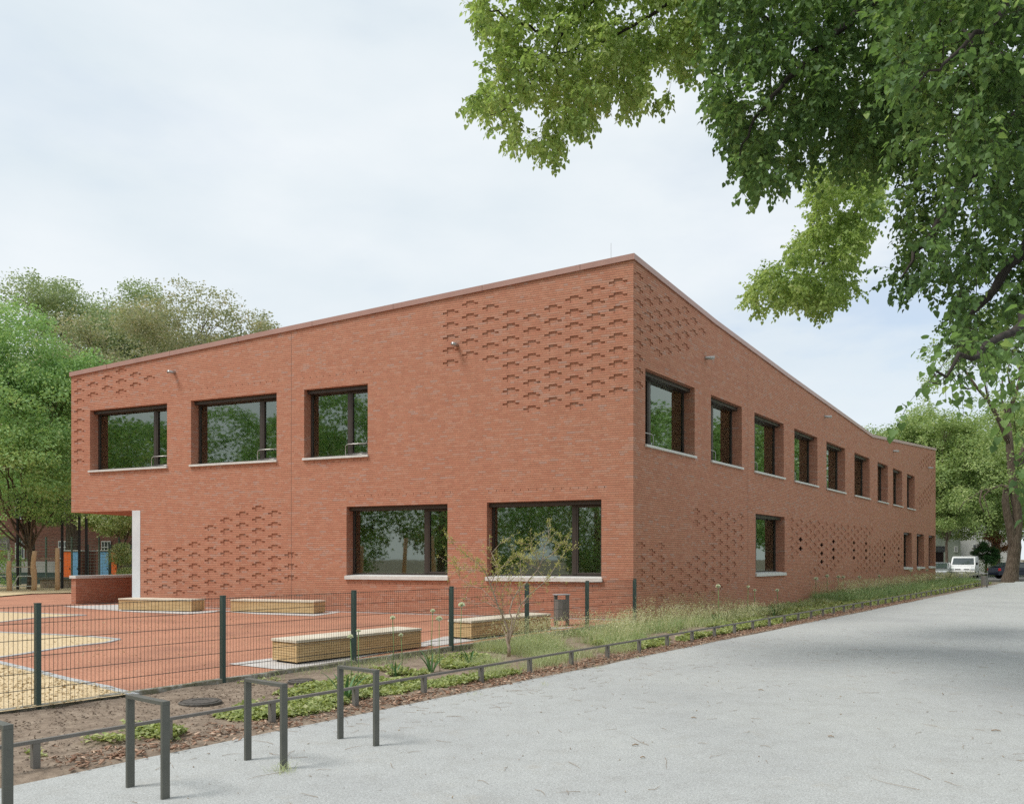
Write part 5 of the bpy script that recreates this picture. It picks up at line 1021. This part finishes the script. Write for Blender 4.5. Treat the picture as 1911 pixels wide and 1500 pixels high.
OR_ = mat('orange_door', (.92, .19, .04), .5); BL_ = mat('blue_door', (.20, .44, .70), .5)
shed(118, 152, [(120, 133, OR_), (135, 147, BL_)], 'small shed with orange and blue doors left of the terrace opening', None)
shed(184, 222, [(188, 203, BL_), (207, 218, OR_)], 'small shed with blue and orange doors seen through the terrace opening', None)
pl_ = empty('stone_planter', (*at(105, 1090, 47)[:2], 0), 'pale stone block planter with a flat slab on top', 'planter'); mb = MB(); a = at(74, 0, 47)[0]; b = at(140, 0, 47)[0]
for k in range(3):
    n_ = 5 + k % 2; xs_ = np.linspace(a, b, n_ + 1)
    for j in range(n_): mb.box(xs_[j] + .012, xs_[j + 1] - .012, 47 + rng.uniform(0, .03), 48.2, k * .21 + .0, k * .21 + .20)
mb.build('blocks', noisy('sandstone', [(.3, (.34, .27, .20)), (.7, (.50, .42, .33))], scale=3, rough=.95), pl_); mb = MB(); mb.box(a - .1, b + .1, 46.9, 48.3, .632, .76); mb.build('slab', mat('slab_stone', (.20, .21, .18), .9), pl_)
def wirefence(name, label, pts, hgt, r, mp_, mw, dz=.2, dx=.25, wr=.006):
    o = empty(name, (pts[0][0], pts[0][1], 0), label, 'fence')
    for x, y in pts: mb = MB(); mb.tube([(x, y, -.1), (x, y, hgt)], r, 8); mb.build('post', mp_, o)
    for (xa, ya), (xb, yb) in zip(pts[:-1], pts[1:]):
        mb = MB(); l = math.hypot(xb - xa, yb - ya)
        for z in np.arange(.15, hgt, dz): mb.tube([(xa, ya - r, z), (xb, yb - r, z)], wr, 3, cap=False)
        for k in range(1, int(l / dx)): u = k * dx / l; mb.tube([(xa + (xb - xa) * u, ya + (yb - ya) * u - r, .05), (xa + (xb - xa) * u, ya + (yb - ya) * u - r, hgt - .05)], wr * .6, 3, cap=False)
        mb.build('mesh_panel', mw, o)
Wl = mat('galvanised_wire', (.16, .22, .20), .5)
wirefence('ball_court_fence', 'very tall black ball court fence with round posts', [tuple(at(x, 0, Y)[:2]) for x, Y in ((-70, 43), (33, 44.5), (116, 46), (148, 45.4), (161, 44.9))], 5.4, .075, M['blackpost'], Wl, dz=.42, dx=.5)
wirefence('sports_fence', 'grey-green mesh fence with slim posts in front of the old school', [tuple(at(x, 0, 53)[:2]) for x in (-60, -10, 38, 86, 134, 185, 222, 258, 300)], 3.3, .06, M['greenpost'], Wl)
wirefence('garden_fence', 'dark green mesh fence with square posts behind the terrace opening', [tuple(at(x, 0, 50)[:2]) for x in (163, 205, 243, 280)], 2.75, .09, M['fencegreen'], Wl)
# basketball hoop
bk = empty('basketball_hoop', (*at(0, 1095, 50)[:2], 0), 'grey basketball backboard with an orange rim at the left edge', 'basketball hoop'); mb = MB(); c = at(0, 1014, 50)
mb.tube([(c[0], 50.9, -.1), (c[0], 50.9, c[2])], .07, 8); mb.build('pole', M['whiteframe'], bk); mb = MB(); mb.box(c[0] - .75, c[0] + .57, 50, 50.05, c[2] - .42, c[2] + .40); mb.tube([(c[0], 50.05, c[2]), (c[0], 50.9, c[2])], .05, 6)
mb.build('backboard', mat('backboard_grey', (.22, .22, .25), .6), bk); mb = MB(); d = at(5, 1019, 50)
for q in ((-.3, .3, -.24, -.20), (-.3, .3, .20, .24), (-.3, -.26, -.199, .199), (.26, .3, -.199, .199)): mb.box(d[0] + q[0], d[0] + q[1], 49.97, 49.995, d[2] + q[2], d[2] + q[3])
mb.build('target_square', mat('white_paint', (.6, .62, .68), .6), bk); mb = MB(); mb.tube([(d[0] + .23 * math.cos(t), 49.7 + .23 * math.sin(t), d[2] - .28) for t in np.linspace(0, 6.283, 20)], .02, 6); mb.build('rim', mat('rim_orange', (.8, .22, .03), .5), bk)
# climbing logs
cf = empty('log_climber', (*at(62, 1103, 43)[:2], .1), 'climbing frame of three rough pale logs with horizontal bars', 'climbing frame'); lg = []
for x, yb, yt, r, bend in ((17, 1105, 1046, .13, .02), (62.5, 1103, 1028, .13, .045), (107, 1100, 1022, .12, .0)):
    Y = 42.5 + (1105 - yb) * .2; b_ = at(x, yb, Y); t_p = at(x + (1.5 if bend > .04 else 0), yt, Y); n = 7; pts = []
    for i in range(n): u = i / (n - 1); p = b_ * (1 - u) + t_p * u; p[0] += math.sin(u * 7) * bend; pts.append(p)
    pts[0][2] = .05; mb = MB(); mb.tube(pts, [r * 1.05, r * 1.02, r, r * (1.2 if bend > .04 else 1), r * .95, r * .92, r * .88], 10); mb.build('log', M['log'], cf, smooth=True); lg.append((b_, t_p))
for (a, b, z) in ((0, 1, 1.42), (1, 2, 1.86), (-1, 0, 1.1)):
    p = lg[b][0].copy(); q_ = lg[a][0].copy() if a >= 0 else lg[0][0] - [1.9, 0, 0]; p[2] = q_[2] = z; mb = MB(); mb.tube([q_, p], .028, 6); mb.build('bar', M['steel'], cf)
mb = MB(); Y = 44
for x0_, x1_ in ((-40, 14), (34, 66)): 
    a = at(x0_, 0, Y)[0]; b = at(x1_, 0, Y)[0]; mb.tube([(a, Y, .9), (b, Y, .9)], .03, 6); mb.tube([(a - .25, Y, .35), (b, Y, .35)], .03, 6); mb.tube([(a, Y, .9), (a - .3, Y, .35), (a - .3, Y, .0)], .03, 6); mb.tube([(b, Y, .9), (b, Y, 0)], .03, 6)
o = mb.build('balance_bars', M['whiteframe']); tagit(o, 'low white tubular bars beside the climbing logs', 'play bars')
# hedge band closing the view under the left tree
def hedge(name, label, x0, x1, y, z1, dep, m, n, seed, size=.13):
    c = [(rng.uniform(x0, x1), y + rng.uniform(0, dep), rng.uniform(.1, z1) * rng.uniform(.75, 1), rng.uniform(.3, .5)) for _ in range(n)]; V, k, q, var = crownleaves(np.array(c), 24, size); o = np_mesh(name, V, k, q, M[m], var=var); tagit(o, label, 'hedge'); return o
hedge('hedge', 'leafy green hedge behind the ball court at the left', -47, -31.5, 49, 5.2, 3, 'treegreen', 560, 3, .16)
# ---------------------------------------------------------------- street at the far end
def house(name, label, x0, x1, Y, hgt, m, wins, dep=9, gable=2.5):
    a = at(x0, 0, Y)[0]; b = at(x1, 0, Y)[0]; o = empty(name, ((a + b) / 2, Y, 0), label, 'house'); mb = MB()
    mb.box(a, b, Y, Y + dep, -.1, hgt); mb.build('wall', m, o); mb = MB(); c = (a + b) / 2
    mb.raw([(a - .3, Y - .4, hgt + .01), (b + .3, Y - .4, hgt + .01), (c, Y - .4, hgt + gable), (a - .3, Y + dep + .4, hgt + .01), (b + .3, Y + dep + .4, hgt + .01), (c, Y + dep + .4, hgt + gable)], [(0, 1, 2), (3, 5, 4), (0, 2, 5, 3), (1, 4, 5, 2), (0, 3, 4, 1)]); mb.build('roof', mat('roof_tile', (.13, .09, .08), .9), o)
    for xa, xb, ya, yb in wins:
        A = at(xa, ya, Y); B = at(xb, yb, Y); f_ = MB()
        f_.box(A[0], B[0], Y - .05, Y - .003, B[2], B[2] + .1); f_.box(A[0], B[0], Y - .05, Y - .003, A[2] - .1, A[2])
        for xx in (A[0], (A[0] + B[0]) / 2 - .04, B[0] - .08): f_.box(xx, xx + .08, Y - .049, Y - .004, B[2] + .101, A[2] - .101)
        w_ = f_.build('window', M['whiteframe'], o); g_ = MB(); g_.box(A[0] + .03, B[0] - .03, Y - .03, Y - .006, B[2] + .03, A[2] - .03); g_.build('pane', M['darkglass'], w_)
    return o
house('house', 'grey-green rendered house behind the white van', 1700, 1792.5, 97, 7.5, M['render_green'], [(1780.5, 1787.5, 1019, 1030), (1766, 1772, 990, 1003), (1752, 1758, 990, 1003)])
house('house', 'white house right of the grey-green house', 1793.5, 1905, 101, 8.2, M['render_white'], [(1815, 1829, 1015, 1041), (1850, 1859, 1008, 1028), (1815, 1824, 970, 990), (1880, 1890, 985, 1000)])
ga2 = empty('garage', (*at(1750, 0, 88)[:2], 0), 'low dark garage with a grey roof beside the building corner', 'garage'); mb = MB(); a = at(1720, 0, 88)[0]; b = at(1761, 0, 88)[0]; mb.box(a, b, 88, 93, 0, 2.6); mb.build('door', mat('garage_door', (.07, .045, .04), .7), ga2); mb = MB(); mb.box(a - .3, b + .2, 87.6, 93.3, 2.601, 3.25); mb.build('roof', mat('garage_roof', (.24, .25, .27), .8), ga2)
def vehicle(name, label, cat, loc, yaw, prof, wid, paint, glassz, wheels, wr, parts, taper=.10, roofz=1.0):
    """prof: side outline (along, z); long axis = local +Y from the front at y=0; body tapers inward above roofz"""
    o = empty(name, loc, label, cat); o.rotation_euler = (0, 0, yaw)
    def inw(z): return taper * max(0, (z - roofz))
    mb = MB(); n = len(prof)
    vs = [(-wid / 2 + inw(z), y, z) for y, z in prof] + [(wid / 2 - inw(z), y, z) for y, z in prof]
    mb.raw(vs, [tuple(range(n)), tuple(range(n, 2 * n))[::-1]] + [(i, n + i, n + (i + 1) % n, (i + 1) % n) for i in range(n)]); mb.build('body', paint, o, rel=False, bevel=.03)
    for y in wheels:
        for sx in (-1, 1):
            x = sx * (wid / 2 - .10); vs = []; mb = MB(); c = 18
            vs = [(x + dx, y + wr * math.cos(2 * math.pi * k / c), wr + wr * math.sin(2 * math.pi * k / c)) for dx in (-.11, .11) for k in range(c)]
            mb.raw(vs, [(k, (k + 1) % c, c + (k + 1) % c, c + k) for k in range(c)] + [tuple(range(c))[::-1], tuple(range(c, 2 * c))]); w_ = mb.build('wheel', mat('tyre', (.02, .02, .02), .8), o, rel=False)
            mb = MB(); r2 = wr * .62; xx = x + sx * .113; vs = [(xx + dx, y + r2 * math.cos(2 * math.pi * k / c), wr + r2 * math.sin(2 * math.pi * k / c)) for dx in (-.01, .01) for k in range(c)]
            mb.raw(vs, [(k, (k + 1) % c, c + (k + 1) % c, c + k) for k in range(c)] + [tuple(range(c))[::-1], tuple(range(c, 2 * c))]); mb.build('rim', M['steel'], w_, rel=False)
    for nm, quads, m_ in parts:
        mb = MB()
        for q in quads: mb.face(q)
        ob = mb.build(nm, m_, o, rel=False); sm = ob.modifiers.new('thick', 'SOLIDIFY'); sm.thickness = .012; sm.offset = 0
    return o
CG = mat('car_glass', (.04, .055, .055), .04, 0, 1.0); WP = mat('white_paint_van', (.80, .80, .80), .25, 0, .5); BK = mat('black_trim', (.02, .02, .022), .5); GT = mat('grey_bumper', (.16, .165, .17), .6); HL = mat('headlight_lens', (.55, .58, .60), .08, .3, .8)
vp = [(0.02, .28), (0, .62), (.06, .86), (.22, 1.02), (.78, 1.20), (1.42, 1.84), (1.8, 1.95), (4.7, 1.97), (4.85, 1.8), (4.88, .35), (4.7, .28)]
def on(y0, z0, y1, z1, u, off=.012):  # point on the sloping front between two profile points
    l = math.hypot(y1 - y0, z1 - z0); return (y0 + (y1 - y0) * u - (z1 - z0) / l * off, z0 + (z1 - z0) * u + (y1 - y0) / l * off)
ws0 = on(.78, 1.20, 1.42, 1.84, .04, .012); ws1 = on(.78, 1.20, 1.42, 1.84, .93, .012); hb0 = on(.06, .86, .22, 1.02, -.35, .02); hb1 = on(.22, 1.02, .78, 1.20, .25, .02)
vp_parts = [('windscreen', [[(-.84, *ws0), (.84, *ws0), (.78, *ws1), (-.78, *ws1)]], CG),
            ('bumper', [[(-.95, -.02, .27), (.95, -.02, .27), (.95, -.02, .60), (-.95, -.02, .60)]], GT),
            ('number_plate', [[(-.26, -.045, .42), (.26, -.045, .42), (.26, -.045, .53), (-.26, -.045, .53)]], mat('plate_white', (.7, .7, .68), .5)),
            ('grille', [[(-.55, .03, .78), (-.12, .03, .78), (-.12, .045, .86), (-.55, .045, .86)], [(.12, .03, .78), (.55, .03, .78), (.55, .045, .86), (.12, .045, .86)]], BK),
            ('headlight', [[(-.92, *hb0), (-.62, *hb0), (-.66, *hb1), (-.88, *hb1)]], HL), ('headlight', [[(.62, *hb0), (.92, *hb0), (.88, *hb1), (.66, *hb1)]], HL),
            ('side_window', [[(-.965 + .03, 1.15, 1.22), (-.93, 2.1, 1.22), (-.875, 2.1, 1.78), (-.875, 1.6, 1.78)], [(.965 - .03, 1.15, 1.22), (.93, 2.1, 1.22), (.875, 2.1, 1.78), (.875, 1.6, 1.78)]], CG),
            ('mirror', [[(-1.12, 1.1, 1.2), (-.96, 1.1, 1.2), (-.96, 1.1, 1.42), (-1.12, 1.1, 1.42)], [(1.12, 1.1, 1.2), (.96, 1.1, 1.2), (.96, 1.1, 1.42), (1.12, 1.1, 1.42)]], BK)]
vq = at(1795.5, 1078, 70); vehicle('delivery_van', 'white van parked nose-on at the far end of the path', 'van', (vq[0], 70, .12), -rad(34), vp, 1.92, WP, 1.2, (.85, 3.95), .33, vp_parts, .09, 1.15)
cp = [(.0, .35), (-.02, .62), (.10, .74), (1.0, .90), (1.75, 1.36), (2.2, 1.43), (3.3, 1.42), (4.05, 1.02), (4.35, .96), (4.40, .6), (4.36, .32)]
def carparts(t=.16): 
    return [('side_window', [[(sx * (.88 - .16 * .04 + .012), 1.12, .95), (sx * .877, 3.95, .98), (sx * (.875 - .16 * .36), 3.2, 1.36), (sx * (.875 - .16 * .36), 1.85, 1.33)] for sx in (-1, 1)], CG),
            ('windscreen', [[(-.78, 1.0, .94), (.78, 1.0, .94), (.70, 1.70, 1.355), (-.70, 1.70, 1.355)]], CG), ('rear_window', [[(-.74, 4.03, 1.07), (.74, 4.03, 1.07), (.69, 3.38, 1.41), (-.69, 3.38, 1.41)]], CG),
            ('tail_light', [[(sx * .90, 4.15, .72), (sx * .90, 4.40, .70), (sx * .90, 4.38, .93), (sx * .90, 4.2, .93)] for sx in (-1, 1)], mat('tail_red', (.6, .02, .03), .2)),
            ('headlight', [[(sx * .86, -.03, .60), (sx * .55, -.035, .60), (sx * .55, .03, .73), (sx * .86, .04, .73)] for sx in (-1, 1)], HL)]
dq = at(1856, 1083, 70); vehicle('parked_car', 'dark blue car with a red tail light half hidden by the forked trunk', 'car', (dq[0] + 4.42, 70, .12), rad(86), cp, 1.74, mat('dark_blue_paint', (.015, .022, .040), .18, .3, .6), .9, (.85, 3.5), .31, carparts(), .16, .9)
sq = at(1746, 1078, 69); vehicle('parked_car', 'silver car mostly hidden behind the far wall corner', 'car', (sq[0] - .0, 69, .12), -rad(34), cp, 1.74, mat('silver_paint', (.42, .44, .45), .2, .6, .6), .9, (.85, 3.5), .31, carparts(), .16, .9)
mb = MB(); Y = 76; a = at(1845, 0, Y)[0]; b = at(1905, 0, Y)[0]
for z in (.45, .85, 1.15): mb.tube([(a, Y, z), (b, Y, z)], .025, 5)
for x in np.linspace(a, b, 5): mb.tube([(x, Y, 0), (x, Y, 1.17)], .03, 5)
o = mb.build('street_railing', M['greenpost']); tagit(o, 'slim grey-green metal railing beside the round dark shrub', 'railing')
hedge('hedge', 'low yellow-green hedge behind the street railing', at(1842, 0, 78)[0], at(1960, 0, 78)[0], 78.5, 1.9, 1.5, 'treeyellow', 120, 4, .14)
hedge('hedge', 'low hedge at the foot of the grey-green house', at(1755, 0, 80)[0], at(1792, 0, 80)[0], 84, 1.2, 1.5, 'treegreen', 70, 5, .14)
# logs of the playground, seen mirrored in the ground floor windows
for i, (x, y, hh, dx) in enumerate(((-16.5, 15.0, 2.9, .3), (-14.8, 14.2, 3.0, -.35), (-18.6, 16.2, 2.5, .25))):
    mb = MB(); mb.tube([(x, y, 0), (x + dx * .5, y, hh * .5), (x + dx, y, hh)], [.12, .11, .1], 8); o = mb.build('climbing_log', M['log'], smooth=True)
    tagit(o, ['tilted pale climbing log mirrored in the ground floor window, middle of three', 'tallest tilted climbing log mirrored in the ground floor window', 'shortest tilted climbing log mirrored in the ground floor window'][i], 'climbing log')
